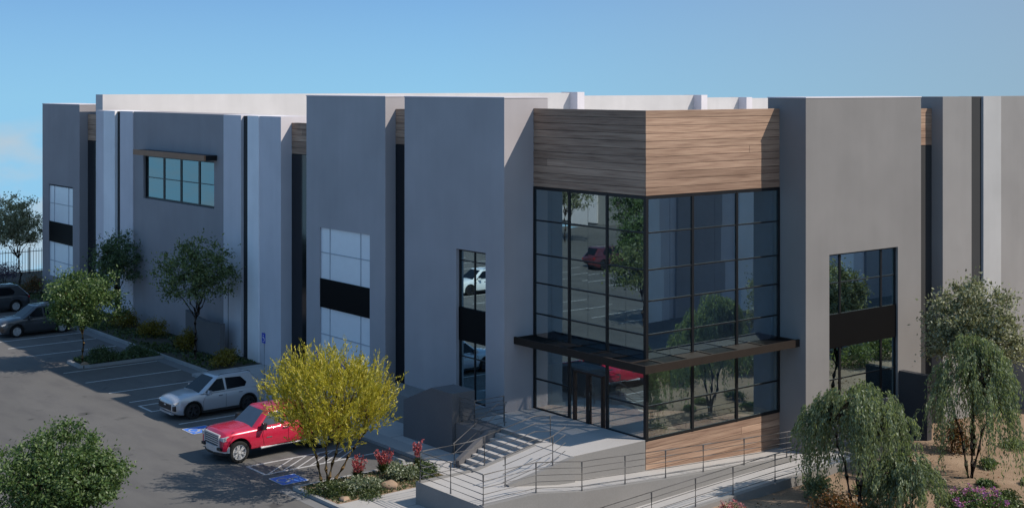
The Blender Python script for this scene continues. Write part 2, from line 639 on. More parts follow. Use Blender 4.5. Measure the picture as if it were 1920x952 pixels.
# kerbs and gutter
struct('kerb', MB().box(KX, KX + 0.16, 66.2, 108, -0.2, 0.15), 'kerb')
struct('kerb', MB().box(KX - 0.85, KX, 45.3, 66.2, -0.2, 0.127), 'kerb')
struct('gutter', MB().box(KX - 0.6, KX - 0.002, 66.2, 108, -0.1, 0.004), 'gutter')
k = MB()
k.box(25.58, 25.74, 34.0, 45.0, -0.2, 0.13)
k.box(25.58, 30.9, 45.0, 45.16, -0.2, 0.14)
struct('kerb', k, 'kerb')
struct('gutter', MB().box(25.1, 25.578, 34.0, 45.5, -0.1, 0.004), 'gutter')
k = MB()
k.prism([(27.7, 71.75), (28.2, 71.45), (32.4, 71.45), (32.4, 71.6), (28.3, 71.6), (27.9, 71.85), (27.9, 73.3), (28.3, 73.6),
         (32.4, 73.6), (32.4, 73.75), (28.2, 73.75), (27.7, 73.45)], 'z', -0.2, 0.15)
struct('kerb', k, 'kerb')

# planting beds
struct('planting_bed', MB().box(25.74, 30.9, 42.25, 45.0, -0.2, 0.11), 'dirt')
struct('planting_bed', MB().box(27.9, KX, 71.6, 73.6, -0.2, 0.13), 'bed')
struct('planting_bed', MB().box(KX + 0.16, 46.0, 66.2, 111, -0.2, 0.13), 'bed')

# painted markings: stall lines, access hatch, wheelchair symbols
ln = MB()
for y in (54.1, 57.1, 60.1, 65.0, 68.0, 71.0, 76.6, 79.6, 82.0, 85.0, 88.0, 91.0, 94.0, 97.0):
    ln.box(26.6, KX - (0.62 if y > 66 else 0.9), y - 0.05, y + 0.05, -0.01, 0.008)
ln.box(26.6, KX - 0.9, 62.5 - 0.05, 62.5 + 0.05, -0.01, 0.008)
for y in (47.6, 49.05, 52.6):
    ln.box(25.7, 30.8, y - 0.05, y + 0.05, -0.01, 0.008)
ln.box(25.7, 25.8, 47.65, 49.0, -0.01, 0.008)
for x in np.arange(25.9, 29.0, 0.62):
    ln.add([(x, 47.66, 0.008), (x + 0.11, 47.66, 0.008), (x + 1.91, 49.0, 0.008), (x + 1.8, 49.0, 0.008)], [(0, 1, 2, 3)])
ln.box(26.6, 26.7, 60.15, 61.5, -0.01, 0.008)
ln.box(26.6, 27.9, 61.45, 61.55, -0.01, 0.0085)
for x in np.arange(26.8, 31.0, 0.9):
    ln.add([(x, 52.66, 0.008), (x + 0.12, 52.66, 0.008), (x + 1.0, 54.05, 0.008), (x + 0.88, 54.05, 0.008)], [(0, 1, 2, 3)])
for xx in (4.5, 14.5):
    for y in np.arange(40, 106, 3.0):
        ln.box(xx - 5, xx - 0.02, y - 0.05, y + 0.05, -0.01, 0.008) if xx < 5 else ln.box(xx - 4.9, xx, y - 0.05, y + 0.05, -0.01, 0.008)
struct('parking_line', ln, 'line')


def wheelchair_mark(cx, cy):
    s = 0.58
    o = MB().box(cx - s, cx + s, cy - s, cy + s, -0.01, 0.010)
    t = o.build('accessible_parking_mark', 'blue_line')
    w = MB()
    b = 0.045
    for (x0, x1, y0, y1) in ((-s, s, -s, -s + b), (-s, s, s - b, s), (-s, -s + b, -s, s), (s - b, s, -s, s)):
        w.box(cx + x0, cx + x1, cy + y0, cy + y1, 0, 0.014)
    # symbol drawn with its head towards +x (read from the aisle): head, trunk, seat, leg, wheel arc
    def P(a, b_):
        return (cx + b_, cy + a)

    def bar(p, q, h=0.045):
        p, q = Vector(P(*p)), Vector(P(*q))
        d = (q - p).normalized() * h
        nn = Vector((-d.y, d.x))
        vs = [p - nn, q - nn, q + nn, p + nn]
        w.add([(v.x, v.y, 0.0145) for v in vs], [(0, 1, 2, 3)])
    hc = P(0.08, 0.36)
    w.add([(hc[0] + 0.075 * math.cos(t_), hc[1] + 0.075 * math.sin(t_), 0.0145) for t_ in np.linspace(0, 2 * PI, 14)[:-1]],
          [tuple(range(13))])
    bar((0.07, 0.27), (0.03, -0.06))
    bar((0.06, 0.14), (-0.16, 0.10), 0.035)
    bar((0.03, -0.06), (-0.2, -0.06))
    bar((-0.2, -0.06), (-0.29, -0.32))
    bar((-0.29, -0.32), (-0.38, -0.30), 0.035)
    arc = [(0.06 + 0.27 * math.cos(a), -0.16 + 0.27 * math.sin(a)) for a in np.linspace(R(110), R(-150), 16)[:-3]]
    arc = [(0.03 - 0.26 * math.sin(a), -0.18 + 0.26 * math.cos(a)) for a in np.linspace(R(-40), R(-240), 12)]
    for p, q in zip(arc[:-1], arc[1:]):
        bar(p, q, 0.035)
    w.build('painted_symbol', 'line', t)
    return t


tag(wheelchair_mark(26.13, 46.45), 'blue wheelchair symbol painted on asphalt beside the flower island', 'parking mark', 'wheelchair symbols')
tag(wheelchair_mark(26.85, 55.6), 'blue wheelchair symbol painted on asphalt beyond the red pickup', 'parking mark', 'wheelchair symbols')


def wheel_stop(x, y, label):
    o = MB().prism([(x - 0.09, 0), (x + 0.09, 0), (x + 0.05, 0.12), (x - 0.05, 0.12)], 'y', y - 0.9, y + 0.9).build('wheel_stop', 'kerb')
    tag(o, label, 'wheel stop', 'wheel stops')


wheel_stop(30.85, 46.5, 'pale concrete wheel stop beside the red flower spikes')
wheel_stop(30.85, 50.7, 'concrete wheel stop behind the red pickup')

# ------------------------------------------------------------------ the warehouse
B = thing('warehouse_building', 'grey modern warehouse office with glass corner tower and timber cladding', 'building', (XC, YC, 0))


def pocket(mb, face, p, a0, a1, z0, z1, depth, hole=None, pd=0.5):
    """solid pier; face 'x': front plane x=p looking to -x, a = y.  face 'y': front plane y=p looking to -y, a = x"""
    def P(a, n, z):
        return (p + n, a, z) if face == 'x' else (a, p + n, z)
    if hole is None:
        ca, cz = [a0, a1], [z0, z1]
    else:
        ca, cz = [a0, hole[0], hole[1], a1], [z0, hole[2], hole[3], z1]
    for i in range(len(ca) - 1):
        for j in range(len(cz) - 1):
            if hole is not None and i == 1 and j == 1:
                continue
            mb.add([P(ca[i], 0, cz[j]), P(ca[i + 1], 0, cz[j]), P(ca[i + 1], 0, cz[j + 1]), P(ca[i], 0, cz[j + 1])], [(0, 1, 2, 3)])
    if hole is not None:
        h = hole
        q = [(h[0], h[2]), (h[1], h[2]), (h[1], h[3]), (h[0], h[3])]
        vs = [P(a, 0, z) for a, z in q] + [P(a, pd, z) for a, z in q]
        mb.add(vs, [(0, 1, 5, 4), (1, 2, 6, 5), (2, 3, 7, 6), (3, 0, 4, 7), (4, 5, 6, 7)])
    q = [(a0, z0), (a1, z0), (a1, z1), (a0, z1)]
    vs = [P(a, 0, z) for a, z in q] + [P(a, depth, z) for a, z in q]
    mb.add(vs, [(0, 1, 5, 4), (1, 2, 6, 5), (2, 3, 7, 6), (3, 0, 4, 7), (4, 5, 6, 7)])
    return mb


def wallpart(mat, *a, **k):
    return pocket(MB(), *a, **k).build('wall', mat, B)


WZ0, WZ1, SZ0, SZ1 = 1.35, 7.92, 3.94, 5.37     # window bottom/top and black spandrel band
wallpart('pier', 'x', X1, 45.19, 52.59, -1.0, 14.5, 2.37, (46.47, 48.58, WZ0, WZ1))
wallpart('pier', 'x', X1, 54.19, 61.49, -1.0, 14.5, 2.37, (55.54, 60.18, WZ0, WZ1))
wallpart('wing', 'x', X1, 92.12, 99.22, -1.0, 13.72, 2.37, (93.36, 97.94, 1.5, 8.02))
# lower wing between, made of tilt-up panels in four paints
wing = [(64.14, 66.48, 'mid', 0.0), (66.48, 67.75, 'light', -0.05), (67.75, 68.56, 'strip', 0.14), (68.56, 70.66, 'mid', -0.02),
        (83.14, 85.16, 'mid', -0.02), (85.16, 85.94, 'strip', 0.14), (85.94, 87.79, 'light', -0.05), (87.79, 89.2, 'mid', 0.0)]
for (a, b, m, off) in wing:
    wallpart(m, 'x', X1 + off, a, b, -1.0, 13.4 - (0.03 if m == 'strip' else 0), 1.9 - off)
wallpart('wing', 'x', X1 + 0.05, 70.66, 83.14, -1.0, 13.4, 1.85, (71.96, 81.68, 8.02, 10.72))
# sunny facade
wallpart('wall', 'y', YR, XR, 52.99, -1.5, 14.5, 2.04, (46.53, 51.28, WZ0, WZ1))
wallpart('wall2', 'y', YR, 54.66, 56.95, -1.5, 14.52, 1.3)
wallpart('strip', 'y', YR + 0.08, 56.95, 57.87, -1.5, 14.51, 1.2)
wallpart('pale', 'y', YR - 0.04, 57.87, 59.35, -1.5, 14.52, 1.3)
wallpart('wall2', 'y', YR, 59.35, 66.5, -1.5, 14.52, 1.3)
wallpart('pale', 'y', YR - 0.03, 66.5, 68.2, -1.5, 14.52, 1.3)
wallpart('wall2', 'y', YR, 68.2, 92, -1.5, 14.52, 1.3)
MB().box(91.0, 92.0, YR + 1.31, 90, -1.5, 12.3).build('wall', 'wall2', B)
MB().box(37.4, 91, 99.0, 100.0, -1.5, 13.7).build('wall', 'wall2', B)
# parapets at the back of the roof, stepping down, with short returns
MB().box(36.4, 78.2, 90.0, 91.2, 11, 14.44).build('parapet', 'offwhite', B)
MB().box(79.0, 93.5, 90.02, 91.2, 11, 14.17).build('parapet', 'offwhite', B)
MB().box(94.5, 99.7, 90.04, 91.2, 11, 13.93).build('parapet', 'offwhite', B)
MB().box(100.6, 112, 90.06, 91.2, 11, 13.84).build('parapet', 'offwhite', B)
for (xa, zt) in ((78.2, 14.50), (93.5, 14.19), (99.7, 13.95)):
    MB().box(xa, xa + 0.8, 89.05, 91.2, 11, zt).build('parapet_fin', 'mid', B)
# metal copings on the parapets, a little proud of the walls
def coping(face, p, a0, a1, z, depth):
    o = 0.02
    if face == 'x':
        MB().box(p - o, p + depth + o, a0 - o, a1 + o, z + 0.002, z + 0.045).build('coping', 'mid', B)
    else:
        MB().box(a0 - o, a1 + o, p - o, p + depth + o, z + 0.002, z + 0.045).build('coping', 'mid', B)


coping('x', X1, 45.19, 52.59, 14.5, 2.37)
coping('x', X1, 54.19, 61.49, 14.5, 2.37)
coping('x', X1, 92.12, 99.22, 13.72, 2.37)
coping('y', YR, XR, 52.99, 14.5, 2.04)
# roof
rf = MB()
rf.box(37.55, 112, 52.0, 98.9, 11.6, 12.1)
rf.box(45.3, 91, 39.2, 52.0, 11.6, 12.1)
rf.box(37.5, 45.0, 38.7, 52.0, 13.0, 13.2)
rf.build('roof', 'roof', B)

# timber cladding: every board its own piece
def cladding(face, p, a0, a1, z0, z1, rows, seglen=30, sgn=1, thick=0.035):
    h = (z1 - z0) / rows
    for r_ in range(rows):
        cuts = [a0]
        x = a0 + random.uniform(0.15, 0.95) * seglen
        while x < a1 - 0.7:
            cuts.append(x)
            x += random.uniform(seglen * 0.75, seglen * 1.25)
        cuts.append(a1)
        zb, zt = z0 + r_ * h + 0.007, z0 + (r_ + 1) * h - 0.007
        for i in range(len(cuts) - 1):
            a, b = cuts[i] + (0.004 if i else 0), cuts[i + 1] - (0.004 if i < len(cuts) - 2 else 0)
            pr = random.uniform(-0.007, 0.007)
            mb = MB()
            c = 0.006
            # chamfered board: flat back, front face drawn in by c
            def P(a_, n, z):
                return (p + n, a_, z) if face == 'x' else (a_, p + n, z)
            f0, bk = -thick + pr, 0.0
            vs = [P(a, bk, zb), P(b, bk, zb), P(b, bk, zt), P(a, bk, zt),
                  P(a, f0 + c, zb), P(b, f0 + c, zb), P(b, f0 + c, zt), P(a, f0 + c, zt),
                  P(a + (c if i else 0), f0, zb + c), P(b - (c if i < len(cuts) - 2 else 0), f0, zb + c),
                  P(b - (c if i < len(cuts) - 2 else 0), f0, zt - c), P(a + (c if i else 0), f0, zt - c)]
            mb.add(vs, [(0, 1, 5, 4), (1, 2, 6, 5), (2, 3, 7, 6), (3, 0, 4, 7),
                        (4, 5, 9, 8), (5, 6, 10, 9), (6, 7, 11, 10), (7, 4, 8, 11), (8, 9, 10, 11)])
            mb.build('plank', 'wood', B)


# backing walls behind the boards
bk = MB()
bk.box(XC + 0.035, XC + 0.3, YC + 0.3, 45.185, 10.76, 14.05)
bk.box(XC + 0.035, XR - 0.003, YC + 0.035, YC + 0.3, 10.76, 14.05)
bk.build('wall', 'strip', B)
cladding('x', XC + 0.035, YC + 0.036, 45.185, 10.76, 14.07, 11)
cladding('y', YC + 0.035, XC, XR - 0.003, 10.76, 14.07, 11)
MB().box(XC + 0.002, XR - 0.005, YC + 0.035, YC + 0.3, -1.5, 1.28).build('wall', 'strip', B)
cladding('y', YC + 0.035, XC, XR - 0.003, -0.36, 1.29, 6)


def slot(face, p, a0, a1, zw0, zw1, rows):
    """recess between two piers: boards on top, dark glazing below"""
    if face == 'x':
        MB().box(p + 0.04, p + 0.4, a0 + 0.002, a1 - 0.002, -1.0, zw1 - 0.01).build('wall', 'strip', B)
        cladding('x', p + 0.036, a0 + 0.003, a1 - 0.003, zw0, zw1, rows, 9)
        MB().box(p, p + 0.035, a0 + 0.004, a1 - 0.004, 0.13, zw0 - 0.02).build('dark_glazing', 'dark_glass', B)
    else:
        MB().box(a0 + 0.002, a1 - 0.002, p + 0.04, p + 0.4, -1.5, zw1 - 0.01).build('wall', 'strip', B)
        cladding('y', p + 0.036, a0 + 0.003, a1 - 0.003, zw0, zw1, rows, 9)
        MB().box(a0 + 0.004, a1 - 0.004, p, p + 0.035, -1.0, zw0 - 0.02).build('dark_panel', 'strip', B)


slot('x', 36.19, 52.59, 54.19, 12.28, 13.94, 5)
slot('x', 36.26, 61.49, 64.14, 11.45, 13.08, 5)
slot('x', 36.20, 89.20, 92.12, 11.3, 13.1, 5)
slot('y', 37.55, 52.99, 54.66, 12.3, 13.99, 5)


# windows: frame is the part, panes and spandrel its sub-parts
def window(face, p, a0, a1, z0, z1, verts, horis, spandrel=None, glass='glass_win', fw=0.09, bars=0.07, depth=0.16, side_skip=False, barmat='frame'):
    def bx(mb, a, b, n0, n1, za, zb):
        return mb.box(p + n0, p + n1, a, b, za, zb) if face == 'x' else mb.box(a, b, p + n0, p + n1, za, zb)
    fr = MB()
    d0, d1 = depth, depth + 0.10
    bx(fr, a0, a0 + fw, d0, d1, z0, z1)
    bx(fr, a1 - fw, a1, d0, d1, z0, z1)
    bx(fr, a0 + fw, a1 - fw, d0, d1, z0, z0 + fw)
    bx(fr, a0 + fw, a1 - fw, d0, d1, z1 - fw, z1)
    zlim = [(z0 + fw, z1 - fw)] if spandrel is None else [(z0 + fw, spandrel[0]), (spandrel[1], z1 - fw)]
    av = [a0 + fw] + [v for v in verts] + [a1 - fw]
    for v in verts:
        for (za, zb) in zlim:
            bx(fr, v - bars / 2, v + bars / 2, d0 + 0.005, d1 - 0.005, za, zb)
    for h in horis:
        for i in range(len(av) - 1):
            e0 = av[i] + (bars / 2 if i else 0)
            e1 = av[i + 1] - (bars / 2 if i < len(av) - 2 else 0)
            bx(fr, e0, e1, d0 + 0.015, d1 - 0.015, h - 0.025, h + 0.025)
    o = fr.build('window', barmat, B)
    if spandrel:
        bx(MB(), a0 + fw * 0.1, a1 - fw * 0.1, d0 - 0.03, d1 + 0.05, spandrel[0], spandrel[1]).build('spandrel_panel', 'spandrel', o)
    for (za, zb) in zlim:
        hz = [za] + sorted(h for h in horis if za < h < zb) + [zb]
        for i in range(len(av) - 1):
            for j in range(len(hz) - 1):
                e0 = av[i] + (bars / 2 if i else 0)
                e1 = av[i + 1] - (bars / 2 if i < len(av) - 2 else 0)
                f0 = hz[j] + (0.025 if j else 0)
                f1 = hz[j + 1] - (0.025 if j < len(hz) - 2 else 0)
                bx(MB(), e0, e1, d0 + 0.04, d0 + 0.06, f0, f1).build('pane', glass, o)
    return o


tag(window('x', X1, 46.47, 48.58, WZ0, WZ1, [47.47], [3.25, 7.42], (SZ0, SZ1)), 'narrow two-light window with black band near the entrance')
# windows with a bright sky reflection painted as white panes: very thin grey joints
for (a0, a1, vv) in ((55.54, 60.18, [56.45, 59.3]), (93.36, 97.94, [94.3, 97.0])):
    tag(window('x', X1, a0, a1, WZ0 if a0 < 60 else 1.5, WZ1, vv, [2.6, 6.68], (SZ0, SZ1), 'pale_pane', 0.012, 0.03, 0.05, barmat='pane_line'),
        'tall window with sky reflection painted white on its panes and black band')
tag(window('x', X1 + 0.05, 71.96, 81.68, 8.02, 10.72, [74.17, 76.61, 79.0], [9.35], None, 'teal_glass', 0.11, 0.2, 0.14), 'wide high window under a brown awning')
tag(window('y', YR, 46.53, 51.28, WZ0, WZ1, [47.41, 50.25], [2.6, 6.68], (SZ0, SZ1), 'glass_win', 0.07, 0.10, 0.12), 'window on the sunny pier with black band')

# awning over the wing window
aw = MB()
aw.box(34.85, 34.95, 71.55, 81.34, 10.78, 11.1).build('awning', 'rust', B)
AW = B.children[-1] if B.children else None
awp = [o for o in COL.objects if o.name.startswith('awning')][-1]
MB().box(34.952, X1 + 0.03, 71.55, 81.34, 11.0, 11.08).build('awning_top', 'frame', awp)
MB().box(34.952, X1 + 0.03, 71.58, 71.70, 10.79, 10.995).build('bracket', 'frame', awp)
MB().box(34.952, X1 + 0.03, 81.14, 81.31, 10.79, 10.995).build('bracket', 'frame', awp)

# curtain wall of the corner tower
HZ = [1.35, 2.63, 4.16, 5.39, 6.69, 7.90, 9.33, 10.75]
YM = [YC, 40.59, 42.89, 45.185]
XM = [XC, 39.78, 42.37, XR - 0.002]
cw = MB()
cw.box(XC - 0.02, XC + 0.12, YC - 0.02, YC + 0.12, 1.30, 10.75)
CW = cw.build('curtain_wall', 'frame', B)
DOOR = (40.88, 42.49, 3.36)
for y in YM[1:]:
    w_ = 0.055
    MB().box(XC - 0.02, XC + 0.10, y - w_ if y < 45 else y - 0.1, y + w_ if y < 45 else y, 1.30, 10.75).build('mullion', 'frame', CW)
for x in XM[1:]:
    MB().box(x - 0.055 if x < 45 else x - 0.1, x + 0.055 if x < 45 else x, YC - 0.02, YC + 0.10, 1.30, 10.75).build('mullion', 'frame', CW)


def tower_bay(face, a, b):
    """transoms and two panes per row between two mullions"""
    lo, hi = a + (0.12 if a in (YC, XC) else 0.055), b - (0.055 if b < 45 else 0.1)
    mid = (lo + hi) / 2
    hasdoor = face == 'x' and abs(a - 40.59) < 0.01

    def bx(e0, e1, n0, n1, z0, z1):
        return MB().box(XC + n0, XC + n1, e0, e1, z0, z1) if face == 'x' else MB().box(e0, e1, YC + n0, YC + n1, z0, z1)
    for z in HZ:
        t = 0.06 if z in (HZ[0], HZ[-1]) else 0.028
        if hasdoor and z < 3.4:
            continue
        if z == HZ[-1]:
            bx(lo, hi, -0.012, 0.08, z - 0.12, z).build('transom', 'frame', CW)
        elif z == HZ[0]:
            bx(lo, hi, -0.012, 0.08, z - 0.04, z + 0.06).build('transom', 'frame', CW)
        else:
            bx(lo, hi, -0.012, 0.08, z - t, z + t).build('transom', 'frame', CW)
    for i in range(len(HZ) - 1):
        z0 = HZ[i] + (0.06 if i == 0 else 0.028)
        z1 = HZ[i + 1] - (0.12 if i == len(HZ) - 2 else 0.028)
        for (e0, e1) in ((lo, mid - 0.008), (mid + 0.008, hi)):
            if hasdoor and z1 < 3.4:
                continue
            if hasdoor and i == 1:
                z0 = DOOR[2] + 0.07
            pb = bx(e0, e1, 0.022, 0.04, z0, z1)
            pb.mi = [0] * 6
            pb.mi[5 if face == 'x' else 2] = 1
            ta, tb = random.uniform(-0.0022, 0.0022), random.uniform(-0.0022, 0.0022)
            ai, ni = (1, 0) if face == 'x' else (0, 1)
            tv = []
            for q in pb.v:
                q = list(q)
                q[ni] += ta * (q[ai] - (e0 + e1) / 2) + tb * (q[2] - (z0 + z1) / 2)
                tv.append(tuple(q))
            pb.v = tv
            pb.build('pane', ['clear_glass', 'glass'], CW)


for i in range(3):
    tower_bay('x', YM[i], YM[i + 1])
    tower_bay('y', XM[i], XM[i + 1])
# entrance door in the middle bay
d0, d1, dz = DOOR
df = MB()
df.box(XC - 0.06, XC + 0.10, d0 - 0.09, d0, 1.31, dz + 0.07)
df.box(XC - 0.06, XC + 0.10, d1, d1 + 0.09, 1.31, dz + 0.07)
df.box(XC - 0.06, XC + 0.10, d0, d1, dz - 0.02, dz + 0.07)
df.box(XC - 0.058, XC + 0.098, (d0 + d1) / 2 - 0.09, (d0 + d1) / 2 + 0.09, 1.36, dz - 0.02)
df.box(XC - 0.058, XC + 0.098, d0, d1, 1.31, 1.36)
DF = tag(df.build('door', 'door_metal', B), 'glazed double entrance door in a dark bronze frame')
mdy = (d0 + d1) / 2
for (e0, e1) in ((d0, mdy - 0.09), (mdy + 0.09, d1)):
    pb = MB().box(XC + 0.02, XC + 0.04, e0, e1, 1.36, dz - 0.02)
    pb.mi = [0, 0, 0, 0, 0, 1]
    pb.build('pane', ['clear_glass', 'glass'], DF)
for e in (mdy - 0.16, mdy + 0.14):
    MB().tube([(XC - 0.10, e, 1.95), (XC - 0.10, e, 2.65)], 0.015, 8).build('handle', 'rail', DF)
for (e0, e1) in ((40.645, d0 - 0.09), (d1 + 0.09, 42.835)):
    pb = MB().box(XC + 0.02, XC + 0.04, e0, e1, 1.36, dz + 0.07)
    pb.mi = [0, 0, 0, 0, 0, 1]
    pb.build('pane', ['clear_glass', 'glass'], CW)

# lobby seen through the glass
MB().box(XC + 0.12, 44.99, YC + 0.12, 52.0, 1.1, 1.34).build('lobby_floor', 'int_floor', B)
MB().box(XC + 0.31, 44.99, YC + 0.31, 52.0, 10.78, 10.95).build('ceiling', 'int_wall', B)
MB().box(38.0, 44.99, 51.8, 52.0, 1.34, 10.78).build('lobby_wall', 'int_wall', B)
MB().box(44.80, 44.995, YC + 0.31, 51.8, 1.34, 10.78).build('lobby_wall', 'int_wall', B)
MB().box(41.6, 44.79, 44.6, 44.8, 1.34, 2.5).build('reception_desk', 'wood', B)

# canopy wrapping the corner over the door
CA, CT, CB = 1.08, 4.50, 4.20
cx0, cy0 = XC - CA, YC - CA
fa = MB()
fa.box(cx0, cx0 + 0.1, cy0, 45.18, CB, CT)
fa.box(cx0 + 0.1, XR - 0.003, cy0, cy0 + 0.1, CB, CT)
CN = fa.build('canopy', 'bronze', B)
for y in (45.08, 43.6, 42.1, 40.6, 39.4, YC - 0.1):
    MB().box(cx0 + 0.101, XC - 0.021, y - 0.06, y + 0.06, CB + 0.08, CT - 0.02).build('beam', 'bronze', CN)
for x in (XC + 0.05, 38.6, 40.0, 41.5, 43.0, 44.9):
    MB().box(x - 0.06, x + 0.06, cy0 + 0.101, YC - 0.021, CB + 0.081, CT - 0.021).build('beam', 'bronze', CN)
yy = [YC - 0.04, 39.34, 40.54, 42.04, 43.54, 45.02]
for i in range(5):
    a, b = yy[i] + (0.12 if i else 0), yy[i + 1]
    MB().box(cx0 + 0.102, XC - 0.022, a, b, CT - 0.10, CT - 0.05).build('canopy_panel', 'spandrel' if i % 2 == 0 or i == 4 else 'bronze', CN)
xx = [XC + 0.11, 38.54, 39.94, 41.44, 42.94, 44.84]
for i in range(5):
    a, b = xx[i] + (0.12 if i else 0), xx[i + 1]
    MB().box(a, b, cy0 + 0.102, YC - 0.022, CT - 0.10, CT - 0.05).build('canopy_panel', 'spandrel' if i % 2 == 0 or i == 4 else 'bronze', CN)
MB().box(cx0 + 0.102, XC - 0.02, cy0 + 0.102, YC - 0.17, CT - 0.10, CT - 0.05).build('canopy_panel', 'spandrel', CN)

# ------------------------------------------------------------------ terrace, stairs, ramps
LZ = 0.86
tr = MB()
tr.box(33.4, XC - 0.03, YC, 40.6, -1.2, FZ)
tr.box(33.95, XC - 0.03, 40.6, 43.3, -1.2, FZ)
tr.box(34.2 - 0.001, XC - 0.03, 43.3, 45.185, -1.2, FZ)
tr.box(34.2, X1 - 0.004, 45.185, 53.0, -0.2, FZ - 0.008)
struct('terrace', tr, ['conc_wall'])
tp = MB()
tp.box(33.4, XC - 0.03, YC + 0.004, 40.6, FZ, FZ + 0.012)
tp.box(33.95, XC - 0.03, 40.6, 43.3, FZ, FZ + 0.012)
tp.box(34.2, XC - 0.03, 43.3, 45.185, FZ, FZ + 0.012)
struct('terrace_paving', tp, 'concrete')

ST = thing('stairs', 'concrete entrance stairs up to the terrace', 'stairs', (33.2, 42, 0.12), kind='structure')
nst, rz = 8, (FZ - 0.12) / 8
for i in range(nst - 1):
    x0 = 31.93 + i * 0.29
    MB().box(x0, x0 + 0.288, 40.62, 43.3, 0.10, 0.12 + rz * (i + 1)).build('step', 'concrete', ST)
# notch the terrace visually: cheek wall beyond the stairs
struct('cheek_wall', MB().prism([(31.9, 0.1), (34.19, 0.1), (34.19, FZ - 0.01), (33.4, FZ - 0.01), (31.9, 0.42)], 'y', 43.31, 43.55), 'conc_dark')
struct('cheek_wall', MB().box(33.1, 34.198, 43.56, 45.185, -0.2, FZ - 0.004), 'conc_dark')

ra = [(30.4, LZ - 0.02), (32.5, 0.52), (34.6, 0.38), (36.9, 0.22), (38.9, 0.10), (41.2, -0.03), (43.9, -0.18), (46.2, -0.20)]
rp = MB()
rp.prism([(30.4, -1.5)] + [(46.2, -1.5)] + ra[::-1], 'y', 36.92, YC - 0.002)
rp.box(28.02, 30.4, 36.92, 40.5, -1.5, LZ - 0.02)
rp.prism([(30.4, -1.5), (33.4, -1.5), (33.4, FZ - 0.01), (30.4, LZ - 0.02)], 'y', YC - 0.001, 40.42)
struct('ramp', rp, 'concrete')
cb = MB()
cb.prism([(30.4, -1.5), (44.2, -1.5)] + [(x, z + 0.10) for x, z in ra[::-1] if x < 44] + [], 'y', 36.66, 36.918)
cb.box(28.02, 30.398, 36.66, 36.918, -1.5, LZ + 0.08)
cb.box(27.98, 28.018, 36.66, 40.6, -1.5, LZ + 0.05)
cb.prism([(30.4, -0.5), (33.4, -0.5), (33.4, FZ + 0.03), (30.4, LZ + 0.03)], 'y', 40.422, 40.60)
cb.box(28.02, 30.398, 40.502, 40.60, -1.5, LZ + 0.055)
cb.prism([(30.3, -0.5), (33.4, -0.5), (33.4, FZ + 0.035), (30.3, LZ + 0.04)], 'y', YC - 0.20, YC - 0.003)
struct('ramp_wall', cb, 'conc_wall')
rb = [(29.5, -0.66), (36.4, -0.36), (40.8, -0.22), (44.2, -0.19)]
rp = MB()
rp.prism([(29.5, -1.5), (44.2, -1.5)] + rb[::-1], 'y', 35.10, 36.658)
rp.box(44.2, 46.2, 35.10, 36.918, -1.5, -0.196)
struct('ramp', rp, 'concrete')
cb = MB()
cb.prism([(29.5, -1.5), (44.2, -1.5)] + [(x, z + 0.10) for x, z in rb[::-1]], 'y', 34.86, 35.098)
cb.box(44.2, 46.2, 34.86, 35.098, -1.5, -0.09)
cb.box(46.202, 46.40, 34.86, 36.9, -1.5, -0.09)
struct('ramp_wall', cb, 'conc_wall')

# freestanding walls in shade
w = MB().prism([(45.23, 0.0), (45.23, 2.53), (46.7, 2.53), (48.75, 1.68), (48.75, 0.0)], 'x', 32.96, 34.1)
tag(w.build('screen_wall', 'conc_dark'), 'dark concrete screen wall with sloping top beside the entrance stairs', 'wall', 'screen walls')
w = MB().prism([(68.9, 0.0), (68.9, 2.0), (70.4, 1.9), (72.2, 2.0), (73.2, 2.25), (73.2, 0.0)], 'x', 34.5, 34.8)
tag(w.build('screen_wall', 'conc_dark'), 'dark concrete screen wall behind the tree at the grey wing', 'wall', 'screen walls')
w = MB().box(51.35, 51.68, 35.5, 36.955, -1.2, 2.45)
tag(w.build('screen_wall', 'conc_shade'), 'grey screen wall standing against the sunny pier behind the willows', 'wall', 'screen walls')
w = MB().box(60.2, 60.5, 34.6, 36.91, -1.2, 2.6)
tag(w.build('screen_wall', 'conc_wall'), 'grey screen wall at the far right edge behind the olive tree', 'wall', 'screen walls')


# railings
def railing(label, pts, posts, h=1.05, nr=5, r=0.024):
    base = pts[0]
    t = thing('railing', label, 'railing', base, group='metal railings of the ramps and stairs')
    for q in range(nr):
        z = h - q * (h - 0.16) / (nr - 1)
        MB().tube([(p[0], p[1], p[2] + z) for p in pts], r if q == 0 else r * 0.75, 6).build('rail', 'rail', t)
    for p in posts:
        MB().tube([(p[0], p[1], p[2] - 0.02), (p[0], p[1], p[2] + h)], 0.032, 8).build('post', 'rail', t)
    return t


def zon(prof, x, dz=0.0):
    for (xa, za), (xb, zb) in zip(prof[:-1], prof[1:]):
        if xa <= x <= xb:
            return za + (zb - za) * (x - xa) / (xb - xa) + dz
    return prof[-1][1] + dz


